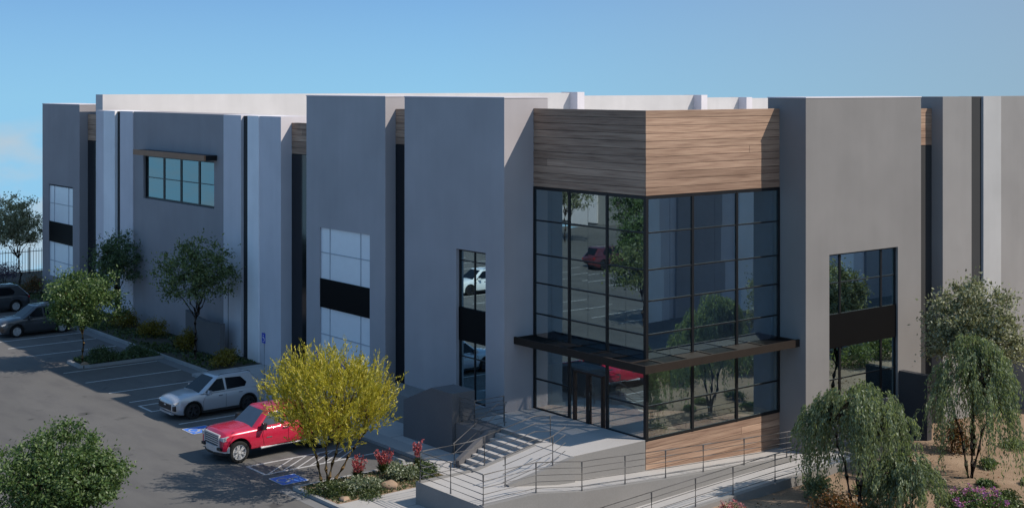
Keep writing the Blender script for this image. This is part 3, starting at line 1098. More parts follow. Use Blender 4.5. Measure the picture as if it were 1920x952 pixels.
ya = 36.79
lz = LZ + 0.06
pa = [(28.1, 40.5, lz), (28.1, ya, lz)] + [(x, ya, z + 0.10) for x, z in ra if x < 44] 
posts = [(28.1, 40.5, lz), (28.1, 38.65, lz), (28.1, ya, lz)] + [(x, ya, zon(ra, x, 0.10)) for x in (30.4, 32.52, 34.62, 36.7, 38.73, 41.05, 43.6)]
railing('grey five-rail railing round the ramp landing and along the upper ramp', pa, posts)
yb = 34.98
xsb = (31.9, 34.2, 36.42, 38.42, 40.78, 43.15, 46.0)
railing('grey railing along the outer lower ramp beside the earth bed',
        [(x, yb, z + 0.10) for x, z in rb] + [(46.3, yb, -0.09), (46.3, 36.8, -0.09)], [(x, yb, zon(rb, x, 0.10)) for x in xsb])
yc = 40.51
pc = [(28.2, yc, lz), (30.4, yc, lz), (33.4, yc, FZ + 0.05), (34.1, yc - 0.1, FZ)]
railing('grey handrail on the stair side of the short upper ramp', pc, [(31.0, yc, zon([(30.4, lz), (33.4, FZ + 0.05)], 31.0)), (34.1, yc - 0.1, FZ)], nr=4)
yd = YC - 0.1
pd_ = [(30.1, yd, LZ + 0.0), (32.4, yd, 1.24), (33.3, yd + 0.35, FZ + 0.02), (34.6, yd + 2.0, FZ + 0.02)]
railing('grey handrail on the open edge of the short upper ramp', pd_[:3], [(30.2, yd, LZ + 0.02), (32.4, yd, 1.24)], nr=4)
ye = 43.5
railing('grey sloping handrail on the far side of the stairs',
        [(31.75, ye, 0.10), (33.9, ye, FZ - 0.02), (34.4, ye, FZ)], [(31.8, ye, 0.12), (34.3, ye, FZ)], 0.95, 3)
railing('grey railing at the terrace edge beside the dark screen wall',
        [(33.25, 45.1, FZ), (33.25, 44.1, FZ), (34.74, 44.1, FZ)], [(33.25, 45.1, FZ), (33.25, 44.1, FZ), (34.74, 44.1, FZ)], nr=6)

# far fence
FT = thing('picket_fence', 'dark metal picket fence at the far end of the lot', 'fence', (30, 109.7, 0.1))
for i in range(130):
    x = 14 + i * 0.22
    MB().box(x, x + 0.03, 109.69, 109.72, 0.1, 2.1).build('picket', 'frame', FT)
MB().box(14, 42.6, 109.66, 109.688, 0.35, 0.40).build('rail', 'frame', FT)
MB().box(14, 42.6, 109.66, 109.688, 1.85, 1.90).build('rail', 'frame', FT)
for x in (20, 26, 32, 38.2):
    MB().box(x + 0.10, x + 0.18, 109.73, 109.81, 0.1, 2.2).build('post', 'frame', FT)


# parking signs
def sign_post(x, y, label, hz=2.5):
    t = thing('parking_sign', label, 'sign', (x, y, 0.12), group='blue accessible parking signs')
    MB().tube([(x, y, 0.12), (x, y, hz + 0.3)], 0.022, 8).build('post', 'rail', t)
    p = MB().box(x - 0.045, x - 0.025, y - 0.17, y + 0.17, hz - 0.22, hz + 0.28).build('sign_plate', 'sign_blue', t)
    s = MB()
    s.add([(x - 0.047, y + 0.02 + 0.035 * math.cos(a), hz + 0.17 + 0.035 * math.sin(a)) for a in np.linspace(0, 2 * PI, 11)[:-1]], [tuple(range(10))])
    s.box(x - 0.0475, x - 0.046, y, y + 0.035, hz + 0.0, hz + 0.12)
    s.box(x - 0.0475, x - 0.046, y - 0.09, y, hz + 0.0, hz + 0.03)
    s.box(x - 0.0475, x - 0.046, y - 0.12, y - 0.09, hz - 0.1, hz + 0.03)
    for a in np.linspace(R(60), R(290), 10):
        cxs, czs = y + 0.02 + 0.11 * math.cos(a), hz - 0.03 + 0.11 * math.sin(a)
        s.box(x - 0.0475, x - 0.046, cxs - 0.018, cxs + 0.018, czs - 0.018, czs + 0.018)
    s.build('sign_symbol', 'sign_white', p)


sign_post(33.0, 61.1, 'blue wheelchair sign on a thin post in front of the pale wing strip')
sign_post(33.0, 55.9, 'blue wheelchair sign on a thin post just above the yellow tree')
sign_post(33.0, 53.6, 'blue wheelchair sign on a thin post behind the yellow tree crown', 2.4)
t = MB().tube([(35.2, 69.3, 0.1), (35.2, 69.3, 4.2)], 0.035, 8).build('pipe', 'rail')
tag(t, 'thin grey standpipe rising behind the dark screen wall', 'pipe')


# ------------------------------------------------------------------ vegetation
def leaf_mesh(name, C, D, L, Wd, mat, parent, local=True, lift=None):
    """diamond leaves: centre C, axis D, length L, width Wd (arrays)"""
    n = len(C)
    D = D / (np.linalg.norm(D, axis=1, keepdims=True) + 1e-9)
    r_ = rng.normal(size=(n, 3))
    S = np.cross(D, r_)
    S /= (np.linalg.norm(S, axis=1, keepdims=True) + 1e-9)
    L = np.broadcast_to(L, n)[:, None]
    Wd = np.broadcast_to(Wd, n)[:, None]
    V = np.empty((n, 4, 3))
    V[:, 0] = C - D * L * 0.5
    V[:, 1] = C + S * Wd * 0.5
    V[:, 2] = C + D * L * 0.5
    V[:, 3] = C - S * Wd * 0.5
    me = bpy.data.meshes.new(name)
    me.vertices.add(n * 4)
    me.vertices.foreach_set('co', V.reshape(-1))
    me.loops.add(n * 4)
    me.loops.foreach_set('vertex_index', np.arange(n * 4, dtype=np.int32))
    me.polygons.add(n)
    me.polygons.foreach_set('loop_start', np.arange(0, n * 4, 4, dtype=np.int32))
    me.materials.append(MT[mat])
    me.update(calc_edges=True)
    o = bpy.data.objects.new(name, me)
    COL.objects.link(o)
    if parent is not None:
        adopt(o, parent, local)
    return o


def unit(n):
    v = rng.normal(size=(n, 3))
    return v / np.linalg.norm(v, axis=1, keepdims=True)


def limb(mb, p, q, r0, r1, wob=0.12, n=5, seg=4):
    p, q = np.array(p, float), np.array(q, float)
    L = np.linalg.norm(q - p)
    pts = []
    for i in range(seg + 1):
        t_ = i / seg
        w_ = rng.normal(size=3) * wob * L * 0.25 * math.sin(PI * t_)
        pts.append(tuple(p + (q - p) * t_ + w_ + np.array([0, 0, 0.08 * L * math.sin(PI * t_)])))
    mb.tube(pts, r0, n, r1)


def tree(name, label, loc, h, rx, rz_, cz, mat, nclump=150, nleaf=70, leaf=0.15, trunk=0.12, fork=None, clump_r=0.42,
         bark='bark', group=None, off=(0, 0), stems=1, cat='tree', shell=0.62, flat_bottom=0.55):
    t = thing(name, label, cat, loc, group=group)
    # clump centres through an uneven ellipsoid
    cs = []
    lob = unit(7)
    la = rng.uniform(0.75, 1.15, 7)
    while len(cs) < nclump:
        d = unit(1)[0]
        s = max(la[i] * max(0, np.dot(d, lob[i])) for i in range(7))
        rr = (0.52 + 0.55 * s) * (rng.uniform(shell, 1.0) if rng.random() < 0.72 else rng.uniform(0.15, shell))
        p = d * rr
        if p[2] < -flat_bottom:
            continue
        cs.append((p[0] * rx + off[0], p[1] * rx + off[1], cz + p[2] * rz_))
    cs = np.array(cs)
    fork = fork or (cz - rz_ * 0.62)
    tm = MB()
    tops = []
    for s in range(stems):
        a = s * 2 * PI / max(1, stems) + 0.7
        lean = 0.0 if stems == 1 else 0.5
        top = (off[0] * 0.4 + lean * math.cos(a) * 0.9, off[1] * 0.4 + lean * math.sin(a) * 0.9, fork)
        limb(tm, (0.06 * math.cos(a) * (stems > 1), 0.06 * math.sin(a) * (stems > 1), -0.1), top, trunk, trunk * 0.62, 0.1, 8, 5)
        tops.append(np.array(top))
    tm.build('trunk', bark, t, 60, True)
    bm_ = MB()
    mains = []
    for i in range(9):
        c = cs[rng.integers(len(cs))]
        st = tops[int(rng.integers(len(tops)))]
        e = st + (c - st) * 0.62
        limb(bm_, st - np.array([0, 0, 0.08]), e, trunk * 0.5, trunk * 0.22, 0.2, 6, 5)
        mains.append(e)
    for c in cs[::2]:
        st = min(mains, key=lambda m_: np.linalg.norm(m_ - c))
        limb(bm_, st, c, trunk * 0.18, trunk * 0.05, 0.2, 4, 3)
    bm_.build('branches', bark, t, 60, True)
    n = len(cs) * nleaf
    ci = np.repeat(np.arange(len(cs)), nleaf)
    sz = rng.uniform(0.65, 1.3, len(cs))[ci]
    dd = unit(n) * (np.abs(rng.normal(size=n)) ** 0.8)[:, None]
    C = cs[ci] + dd * (clump_r * sz)[:, None] * np.array([1, 1, 0.72])
    D = unit(n) + np.array([0, 0, 0.25]) + dd * 0.5
    leaf_mesh('crown', C, D, leaf * rng.uniform(0.55, 1.5, n), leaf * 0.55 * rng.uniform(0.6, 1.4, n), mat, t)
    return t


G1 = 'trees along the facade'
tree('tree', 'slender tree with lit yellow-green top in front of the wide wing window', (33.3, 69.4, 0.13), 6.8, 2.35, 2.2, 4.6, 'leaf_mid', 150, 62, 0.14, 0.11, 2.3, 0.40, group=G1)
tree('tree', 'dark green tree in shade behind the round lot tree', (34.6, 83.2, 0.13), 5.9, 2.25, 2.0, 3.95, 'leaf_dark', 130, 60, 0.15, 0.11, 2.0, 0.42, group=G1)
tree('tree', 'grey-olive tree with sunlight painted into its leaves at the far left edge before the sky', (35.0, 102.0, 0.13), 6.6, 2.35, 2.2, 4.5, 'leaf_grey_lit', 160, 70, 0.17, 0.11, 2.3, 0.42, off=(-0.3, 0.4), group=G1)
tree('tree', 'bright green round-headed tree on the kerbed lot island', (28.0, 72.0, 0.13), 5.1, 2.3, 1.95, 3.3, 'leaf_green', 190, 80, 0.15, 0.085, 1.7, 0.40, bark='bark_y')
tree('tree', 'leafy green tree top at the bottom left corner', (16.6, 44.3, 0.0), 3.9, 2.3, 1.75, 2.2, 'leaf_green', 300, 120, 0.115, 0.10, 0.9, 0.33)
tree('tree', 'olive green tree behind the weeping willow at the right', (51.4, 33.3, -0.5), 7.2, 2.25, 2.2, 5.1, 'leaf_olive', 240, 95, 0.14, 0.13, 2.6, 0.40, stems=2)


def willow(label, loc, top, rx, drop, nst, stems, off=(0, 0), mat='leaf_willow', leaf=0.14, nl=52):
    t = thing('weeping_tree', label, 'tree', loc, group='weeping green trees in the earth bed')
    tm = MB()
    tops = []
    fork = top * 0.62
    for s in range(stems):
        a = 2 * PI * s / stems + 0.4
        tp_ = np.array([off[0] + rx * 0.42 * math.cos(a), off[1] + rx * 0.42 * math.sin(a), fork + rng.uniform(-0.2, 0.4)])
        limb(tm, (0.05 * math.cos(a), 0.05 * math.sin(a), -0.15), tp_, 0.085, 0.045, 0.12, 7, 6)
        tops.append(tp_)
    tm.build('trunk', 'bark', t, 60, True)
    bm_ = MB()
    Cs, Ds = [], []
    lobe = rng.uniform(0, 6)
    nl_ = 19
    la_ = rng.uniform(0, 2 * PI, nl_)
    lr_ = np.sqrt(rng.uniform(0.01, 1.0, nl_)) * rx * 0.86
    lz_ = rng.normal(size=nl_) * 0.07 + 1.0
    for i in range(nst):
        k_ = int(rng.integers(nl_))
        qx = lr_[k_] * math.cos(la_[k_]) + rng.normal() * 0.27
        qy = lr_[k_] * math.sin(la_[k_]) + rng.normal() * 0.27
        a, rr = math.atan2(qy, qx), math.hypot(qx, qy)
        lb_ = 0.5 + 0.5 * math.sin(a * 3 + lobe) * math.sin(a * 2 - lobe * 1.7)
        zt = top * min(1.05, lz_[k_]) * (1 - (0.36 - 0.2 * lb_) * (rr / rx) ** 2) - abs(rng.normal()) * 0.45
        p = np.array([off[0] + rr * math.cos(a), off[1] + rr * math.sin(a), zt])
        if i % 5 == 0:
            st = min(tops, key=lambda m_: np.linalg.norm(m_ - p))
            limb(bm_, st, p, 0.028, 0.008, 0.2, 4, 4)
        L = drop * rng.uniform(0.25, 1.2)
        out = np.array([math.cos(a), math.sin(a), 0]) * rng.uniform(0.1, 0.45)
        s_ = np.linspace(0, 1, nl)
        arch = np.outer(s_ * 0.5 + 0.5 * s_ ** 0.5, out) + np.outer(np.sin(s_ * PI * 0.5) * 0.10 - s_ ** 1.35 * L, np.array([0, 0, 1]))
        pts = p + arch + rng.normal(size=(nl, 3)) * 0.045
        Cs.append(pts)
        d = np.gradient(arch, axis=0)
        d /= np.linalg.norm(d, axis=1, keepdims=True) + 1e-9
        Ds.append(d + rng.normal(size=(nl, 3)) * 0.35 + np.array([0, 0, -0.25]))
    bm_.build('branches', 'bark', t, 60, True)
    C, D = np.concatenate(Cs), np.concatenate(Ds)
    n = len(C)
    leaf_mesh('crown', C, D, leaf * rng.uniform(0.7, 1.4, n), 0.045 * rng.uniform(0.7, 1.4, n), mat, t)
    return t


willow('weeping green tree with three bare stems in front of the olive tree', (48.3, 31.4, -0.58), 5.5, 2.05, 2.7, 430, 3)
willow('weeping green tree hiding the foot of the sunny pier window', (41.5, 31.7, -0.55), 4.5, 2.1, 2.5, 430, 3, off=(0.15, 0.1))
willow('low weeping shrub between the two weeping trees', (42.6, 30.2, -0.6), 2.3, 1.15, 1.3, 260, 3, leaf=0.15)


def paloverde(label, loc, top, rx, off):
    t = thing('yellow_tree', label, 'tree', loc)
    tm = MB()
    forks = []
    for (dx, dy, zf_) in ((-0.65, 0.35, 2.0), (0.0, 0.05, 1.7), (1.15, -0.85, 2.0), (0.5, -0.3, 2.1)):
        q = np.array([dx + off[0] * 0.5, dy + off[1] * 0.5, zf_])
        limb(tm, (dx * 0.12, dy * 0.12, -0.1), q, 0.075, 0.045, 0.10, 7, 6)
        forks.append(q)
    tm.build('trunk', 'bark_y', t, 60, True)
    bm_ = MB()
    Cs, Ds = [], []
    anchors = []
    for i in range(230):
        d = unit(1)[0]
        rr = rng.uniform(0.35, 1.0) ** 0.6
        p = np.array([d[0] * rx * rr + off[0], d[1] * rx * rr + off[1], 3.05 + d[2] * 1.45 * rr])
        side = -0.782 * (p[0] - off[0]) + 0.6235 * (p[1] - off[1])
        if p[2] < 1.35 + 0.3 * rng.random() + 0.85 * max(0.0, side - 0.2):
            continue
        anchors.append(p)
    for k_, p in enumerate(anchors):
        if k_ % 2 == 0:
            st = min(forks, key=lambda m_: np.linalg.norm(m_ - p))
            limb(bm_, st, p, 0.03, 0.010, 0.15, 4, 4)
        for j in range(7):
            c0 = np.array([off[0], off[1], 1.6])
            d = (p - c0)
            d /= np.linalg.norm(d)
            d = d * 0.6 + unit(1)[0] * 0.55 + np.array([0, 0, 0.45])
            d /= np.linalg.norm(d)
            L = rng.uniform(0.35, 0.85)
            s_ = np.linspace(0.0, 1, 20)
            pts = p + rng.normal(size=3) * 0.22 + np.outer(s_ * L, d) + rng.normal(size=(20, 3)) * 0.030
            Cs.append(pts)
            Ds.append(np.tile(d, (20, 1)) + rng.normal(size=(20, 3)) * 0.33)
    bm_.build('branches', 'bark_y', t, 60, True)
    C, D = np.concatenate(Cs), np.concatenate(Ds)
    n = len(C)
    leaf_mesh('crown', C, D, 0.14 * rng.uniform(0.6, 1.4, n), 0.038 * rng.uniform(0.7, 1.3, n), 'leaf_yellow', t)


paloverde('feathery yellow-green tree with forked stems in front of the red pickup', (26.55, 44.4, 0.11), 4.9, 2.42, (0.2, 0.15))


def shrub(name, label, loc, rx, h, mat, n=1800, leaf=0.11, group=None, stems=True, flowers=None, nf=0, up=0.4, fl=0.09):
    t = thing(name, label, 'shrub' if not flowers else 'flowering shrub', loc, group=group)
    if stems:
        sm = MB()
        for i in range(7):
            a = rng.uniform(0, 2 * PI)
            limb(sm, (0.04 * math.cos(a), 0.04 * math.sin(a), -0.05), (rx * 0.55 * math.cos(a), rx * 0.55 * math.sin(a), h * 0.6), 0.018, 0.007, 0.15, 4, 3)
        sm.build('stems', 'bark', t, 60, True)
    k = 26
    cen = unit(k) * np.array([rx, rx, h * 0.5]) * (rng.uniform(0.4, 0.85, k)[:, None])
    cen[:, 2] = np.abs(cen[:, 2]) * 1.25 + h * 0.18
    ci = rng.integers(0, k, n)
    C = cen[ci] + rng.normal(size=(n, 3)) * np.array([rx, rx, h * 0.7]) * 0.17
    C[:, 2] = np.maximum(C[:, 2], 0.02)
    D = unit(n) + np.array([0, 0, up])
    leaf_mesh('foliage', C, D, leaf * rng.uniform(0.7, 1.3, n), leaf * 0.5 * rng.uniform(0.7, 1.3, n), mat, t)
    if flowers:
        fc = cen[rng.integers(0, k, nf)] * 1.05 + rng.normal(size=(nf, 3)) * 0.12 + np.array([0, 0, h * 0.14])
        m_ = 9
        fi = np.repeat(np.arange(nf), m_)
        FC = fc[fi] + rng.normal(size=(nf * m_, 3)) * np.array([0.04, 0.04, 0.05])
        FO = leaf_mesh('flowers', FC, unit(nf * m_) + np.array([0, 0, 0.3]), fl, fl * 0.7, flowers, t)
        FO['kind'] = 'stuff'
    return t


GB = 'golden shrubs along the facade'
shrub('shrub', 'golden shrub beside the sign wall and pale strip', (33.8, 66.9, 0.13), 0.95, 1.25, 'leaf_gold', 2600, group=GB)
shrub('shrub', 'golden shrub partly hidden behind the slender tree trunk', (34.1, 72.3, 0.13), 0.75, 1.45, 'leaf_gold', 2200, group=GB)
shrub('shrub', 'wide golden shrub below the wide wing window', (34.3, 77.4, 0.13), 1.1, 1.3, 'leaf_gold', 2600, group=GB)
shrub('shrub', 'golden-brown shrub at the foot of the dark shaded tree', (34.3, 81.6, 0.13), 0.95, 1.5, 'leaf_gold', 2400, group=GB)
shrub('shrub', 'golden-brown shrub below the far left tree', (34.6, 98.6, 0.13), 1.1, 1.7, 'leaf_rust', 2400, group=GB)
shrub('shrub', 'purple shrub at the far left edge by the picket fence', (35.0, 105.5, 0.13), 1.3, 2.2, 'purple', 2200)
shrub('shrub', 'grey-green low shrub on the kerbed island near its tree', (29.3, 72.4, 0.13), 0.75, 0.95, 'leaf_dark', 1500, group='low shrubs on the kerbed island')
shrub('shrub', 'grey-green low shrub on the kerbed island near the facade kerb', (31.2, 72.6, 0.13), 0.75, 0.85, 'leaf_dark', 1500, group='low shrubs on the kerbed island')
# island by the walkway
shrub('shrub', 'pale leafy clump at the foot of the yellow tree', (27.35, 43.3, 0.11), 0.95, 0.55, 'leaf_pale', 2600, 0.10, group='pale leafy clumps')
shrub('shrub', 'green low clump at the kerbed corner under the yellow tree', (26.25, 43.7, 0.11), 0.85, 0.5, 'leaf_grass', 2400, 0.10)
shrub('shrub', 'pale leafy clump between the two clusters of red spikes', (29.35, 43.6, 0.11), 0.72, 0.75, 'leaf_pale', 2200, 0.11, group='pale leafy clumps')
shrub('shrub', 'dark green clump beside the landing railing', (30.35, 43.35, 0.11), 0.6, 0.6, 'leaf_dark', 1600, 0.11)
shrub('shrub', 'low green clump along the pavement edge', (27.2, 42.6, 0.11), 0.8, 0.3, 'leaf_grass', 1500, 0.09)


def spiky(label, loc, nstalk, h, spread):
    t = thing('flowering_plant', label, 'flowering plant', loc, group='red flower spikes on the island')
    n = 420
    a = rng.uniform(0, 2 * PI, n)
    D = np.stack([np.cos(a), np.sin(a), rng.uniform(0.5, 2.2, n)], 1)
    D /= np.linalg.norm(D, axis=1, keepdims=True)
    C = D * rng.uniform(0.15, 0.42, n)[:, None] * np.array([spread * 1.4, spread * 1.4, 1])
    leaf_mesh('leaves', C, D, 0.32, 0.022, 'leaf_grass', t)
    sm = MB()
    Fc, Fd = [], []
    for i in range(nstalk):
        b = rng.uniform(0, 2 * PI)
        q = np.array([spread * math.cos(b) * rng.uniform(0.3, 1), spread * math.sin(b) * rng.uniform(0.3, 1), h * rng.uniform(0.8, 1.1)])
        sm.tube([(q[0] * 0.1, q[1] * 0.1, 0), tuple(q * 0.55 + np.array([0, 0, 0.05])), tuple(q)], 0.010, 4, 0.005)
        m_ = 46
        s_ = rng.uniform(0.5, 1.0, m_)
        Fc.append(q * s_[:, None] + rng.normal(size=(m_, 3)) * 0.035)
        Fd.append(np.tile(q, (m_, 1)) + rng.normal(size=(m_, 3)) * 0.5)
    sm.build('stalks', 'bark', t, None, True)
    C, D = np.concatenate(Fc), np.concatenate(Fd)
    leaf_mesh('flowers', C, D, 0.085, 0.05, 'petal_red', t)['kind'] = 'stuff'


spiky('red flower spikes at the foot of the yellow tree', (27.9, 44.35, 0.11), 9, 0.85, 0.42)
spiky('broad cluster of red flower spikes in the middle of the island', (29.2, 44.55, 0.11), 11, 0.85, 0.5)
spiky('pair of tall red flower spikes near the dark screen wall', (30.65, 44.3, 0.11), 5, 1.05, 0.25)

# earth bed plants on the right
shrub('flowering_shrub', 'leafy shrub with purple and pink flowers at the bottom right', (44.4, 28.5, -0.68), 1.35, 1.25, 'leaf_green', 3800, 0.11, flowers='petal_pink', nf=85, fl=0.10)
shrub('flowering_shrub', 'small shrub with rosy flowers beside the lower ramp', (36.9, 33.7, -0.5), 0.6, 0.62, 'leaf_grass', 1500, 0.09, flowers='petal_rose', nf=60, fl=0.075)
shrub('shrub', 'green sprig beside the lower ramp near the bottom edge', (34.3, 34.2, -0.5), 0.55, 0.4, 'leaf_grass', 900, 0.10)
shrub('shrub', 'rust and green shrub left of the first weeping tree', (39.6, 31.2, -0.56), 1.05, 1.5, 'leaf_rust', 3200, 0.11)
shrub('shrub', 'dark green low shrub at the ramp side of the earth bed', (38.4, 31.6, -0.56), 0.6, 0.55, 'leaf_grass', 1300, 0.10)
hd = shrub('shrub', 'rounded dark green shrub along the service drive mirrored in the sunny tower glass', (50.0, 24.5, -0.8), 1.3, 1.9, 'leaf_mid', 1800, 0.16, group='shrubs along the service drive')
for (x, y) in ((52.6, 24.8), (55.0, 24.2), (57.8, 25.2), (60.5, 24.6), (63.5, 25.4), (66.5, 25.0), (48.0, 23.6)):
    dup(hd, (x, y, -0.8), x * 1.7, hd['label'], 'shrubs along the service drive')
shrub('shrub', 'rust-coloured shrub at the foot of the dark block by the sunny pier', (51.0, 34.0, -0.5), 0.75, 1.9, 'leaf_rust', 2200, 0.11)
shrub('shrub', 'tall green shrub left of the first weeping tree beside the ramp end', (41.4, 33.4, -0.5), 0.7, 1.1, 'leaf_willow', 1600, 0.12)
GL = 'low green shrubs on the bare earth'
for i, (x, y, s, lb) in enumerate(((51.6, 29.9, 0.6, 'low green shrub right of the three-stemmed weeping tree'),
                                   (50.3, 31.9, 0.5, 'low green shrub behind the stems of the weeping tree'),
                                   (46.6, 32.6, 0.5, 'low green shrub left of the three-stemmed weeping tree'),
                                   (47.0, 29.0, 0.55, 'low green shrub just behind the purple flowers'),
                                   (53.5, 32.6, 0.7, 'green shrub at the right edge below the olive tree'),
                                   (44.9, 30.0, 0.5, 'low green shrub right of the low weeping shrub'),
                                   (55.8, 31.6, 0.7, 'green shrub at the right edge of the picture'),
                                   (47.9, 30.4, 0.45, 'small green shrub just left of the three bare stems'),
                                   (43.4, 32.6, 0.6, 'green shrub between the two weeping trees near the ramp'),
                                   (46.2, 28.2, 0.6, 'green shrub right of the purple flowers'),
                                   (43.2, 28.9, 0.55, 'green shrub left of the purple flowers at the bottom edge'),
                                   (49.6, 29.6, 0.4, 'small shrub right of the trunk base of the three-stemmed tree'),
                                   (52.8, 31.0, 0.6, 'green shrub between the olive tree and the right edge'))):
    shrub('shrub', lb, (x, y, -0.45 - 0.03 * (36 - y)), s, s * 1.0, ('leaf_grass', 'leaf_green', 'leaf_mid')[i % 3], 1200, 0.10, group=GL)

# stones
def stone(label, x, y, z, s, group='tan stones'):
    mb = MB()
    vs, fs = [], []
    nu, nv = 9, 6
    off_ = rng.uniform(0, 6, 3)
    for j in range(nv + 1):
        th = PI * j / nv
        for i in range(nu):
            ph = 2 * PI * i / nu
            r_ = s * (1 + 0.18 * math.sin(3 * ph + off_[0]) * math.sin(th) + 0.12 * math.sin(2 * th + off_[1]))
            vs.append((x + r_ * math.sin(th) * math.cos(ph), y + 0.85 * r_ * math.sin(th) * math.sin(ph), z + 0.5 * r_ * math.cos(th)))
    for j in range(nv):
        for i in range(nu):
            a, b = j * nu + i, j * nu + (i + 1) % nu
            fs.append((a, b, b + nu, a + nu))
    tag(mb.add(vs, fs).build('stone', 'stone', None, 50), label, 'stone', group)


stone('tan boulder lying between the pale clumps on the island', 28.35, 42.85, 0.16, 0.38)
stone('small tan stone at the pavement edge of the island', 26.2, 42.55, 0.12, 0.24)
stone('pale stone at the nose of the kerbed island', 28.05, 71.85, 0.16, 0.25)
stone('tan stone by the low shrubs of the earth bed', 46.2, 30.8, -0.62, 0.3)

# ground cover and litter: too fine to count
n = 9000
gx = rng.uniform(KX + 0.25, 35.5, n)
gy = rng.uniform(66.4, 106, n)
keep = (np.sin(gx * 2.1 + gy * 0.7) + np.sin(gy * 1.3) + rng.normal(size=n) * 0.6) > -0.3
C = np.stack([gx, gy, np.full(n, 0.18)], 1)[keep]
leaf_o = leaf_mesh('ground_cover', C, unit(len(C)) + np.array([0, 0, 0.5]), 0.2, 0.10, 'leaf_grass', None)
tag(leaf_o, kind='stuff')
n = 2600
C = np.stack([rng.uniform(25.8, 30.8, n), rng.uniform(42.3, 44.95, n), np.full(n, 0.14)], 1)
tag(leaf_mesh('ground_cover', C, unit(n) + np.array([0, 0, 0.4]), 0.10, 0.05, 'leaf_grass', None), kind='stuff')
n = 2400
C = np.stack([rng.uniform(28.0, 32.3, n), rng.uniform(71.7, 73.5, n), rng.uniform(0.14, 0.3, n)], 1)
tag(leaf_mesh('ground_cover', C, unit(n) + np.array([0, 0, 0.6]), 0.16, 0.07, 'leaf_dark', None), kind='stuff')
n = 1500
ccx, ccy = rng.uniform(36, 62, 40), rng.uniform(24, 34.5, 40)
pk_ = rng.integers(0, 40, n)
gx, gy = ccx[pk_] + rng.normal(size=n) * 0.8, np.minimum(ccy[pk_] + rng.normal(size=n) * 0.5, 34.7)
C = np.stack([gx, gy, -0.40 - 0.030 * (36 - gy)], 1)
tag(leaf_mesh('leaf_litter', C, unit(n) * np.array([1, 1, 0.25]), 0.10, 0.06, 'leaf_rust', None), kind='stuff')


# ------------------------------------------------------------------ vehicles (local: +x forward, origin on the ground under the middle)
def interp(prof, x):
    if x <= prof[0][0]:
        return prof[0][1]
    for (xa, a), (xb, b) in zip(prof[:-1], prof[1:]):
        if xa <= x <= xb:
            t_ = (x - xa) / (xb - xa) if xb > xa else 0
            t_ = t_ * t_ * (3 - 2 * t_) * 0.5 + t_ * 0.5
            return a + (b - a) * t_
    return prof[-1][1]


def lower_body(top, shoulder, half, bottom, axles, ra_, zc):
    x0, x1 = top[0][0], top[-1][0]
    xs_ = set(np.linspace(x0, x1, 46).round(4))
    for a in axles:
        for q in np.linspace(-1, 1, 15):
            xs_.add(round(a + ra_ * q, 4))
    xs_ = sorted(xs_)
    mb = MB()
    rows = []
    for x in xs_:
        zt, zs, w_, zb = interp(top, x), interp(shoulder, x), interp(half, x), interp(bottom, x)
        za = zb
        for a in axles:
            if abs(x - a) < ra_:
                za = max(za, zc + math.sqrt(ra_ ** 2 - (x - a) ** 2))
        za = min(za, zs - 0.08)
        zm = max(zb + 0.42 * (zs - zb), za + 0.02)
        half_pts = [(0, zb), (w_ * 0.80, za if za > zb else zb), (w_ * 0.955, za + 0.015), (w_ * 0.995, max(zb + 0.2 * (zs - zb), za + 0.018)), (w_, zm),
                    (w_ * 0.985, max(zs - 0.10, zm + 0.005)), (w_ * 0.94, max(zs - 0.015, zm + 0.01)), (w_ * 0.86, zs + (zt - zs) * 0.45 if zt > zs else zs), (w_ * 0.5, zt - 0.005), (0, zt + 0.012)]
        ring = [(x, y, z) for y, z in half_pts] + [(x, -y, z) for y, z in half_pts[-2:0:-1]]
        rows.append(ring)
    n = len(rows[0])
    vs = [p for r_ in rows for p in r_]
    fs, mi = [], []
    for i in range(len(rows) - 1):
        for j in range(n):
            a, b = i * n + j, i * n + (j + 1) % n
            fs.append((a, b, b + n, a + n))
            mi.append(1 if j in (0, n - 1) else 0)
    fs.append(tuple(range(n))[::-1])
    fs.append(tuple((len(rows) - 1) * n + j for j in range(n)))
    mi += [0, 0]
    mb.add(vs, fs)
    mb.mi = mi
    return mb


def cabin_shell(xb0, xr0, xr1, xb1, zb, zr, wb, wr, crown=0.05):
    """base from xb0 (rear) to xb1 (front), roof from xr0 to xr1"""
    mb = MB()
    rows = []
    for t_ in (0.0, 0.55, 0.86, 0.96):
        z = zb + (zr - zb) * t_
        w_ = wb + (wr - wb) * t_
        a = xb0 + (xr0 - xb0) * t_
        b = xb1 + (xr1 - xb1) * t_
        q = 0.10
        rows.append([(a, -w_ + q, z), (a, w_ - q, z), (a + q * 0.8, w_, z), (b - q * 1.3, w_, z), (b, w_ - q * 1.3, z), (b, -w_ + q * 1.3, z), (b - q * 1.3, -w_, z), (a + q * 0.8, -w_, z)])
    w_ = wr - 0.10
    rows.append([(xr0 + 0.10, -w_ + 0.1, zr), (xr0 + 0.10, w_ - 0.1, zr), (xr0 + 0.18, w_, zr), (xr1 - 0.2, w_, zr), (xr1 - 0.10, w_ - 0.12, zr), (xr1 - 0.10, -w_ + 0.12, zr), (xr1 - 0.2, -w_, zr), (xr0 + 0.18, -w_, zr)])
    vs = [p for r_ in rows for p in r_]
    fs = []
    for i in range(len(rows) - 1):
        for j in range(8):
            a, b = i * 8 + j, i * 8 + (j + 1) % 8
            fs.append((a, b, b + 8, a + 8))
    m_ = len(vs)
    vs.append(((xr0 + xr1) / 2, 0, zr + crown * 0.6))
    fs += [((len(rows) - 1) * 8 + j, (len(rows) - 1) * 8 + (j + 1) % 8, m_) for j in range(8)]
    return mb.add(vs, fs)


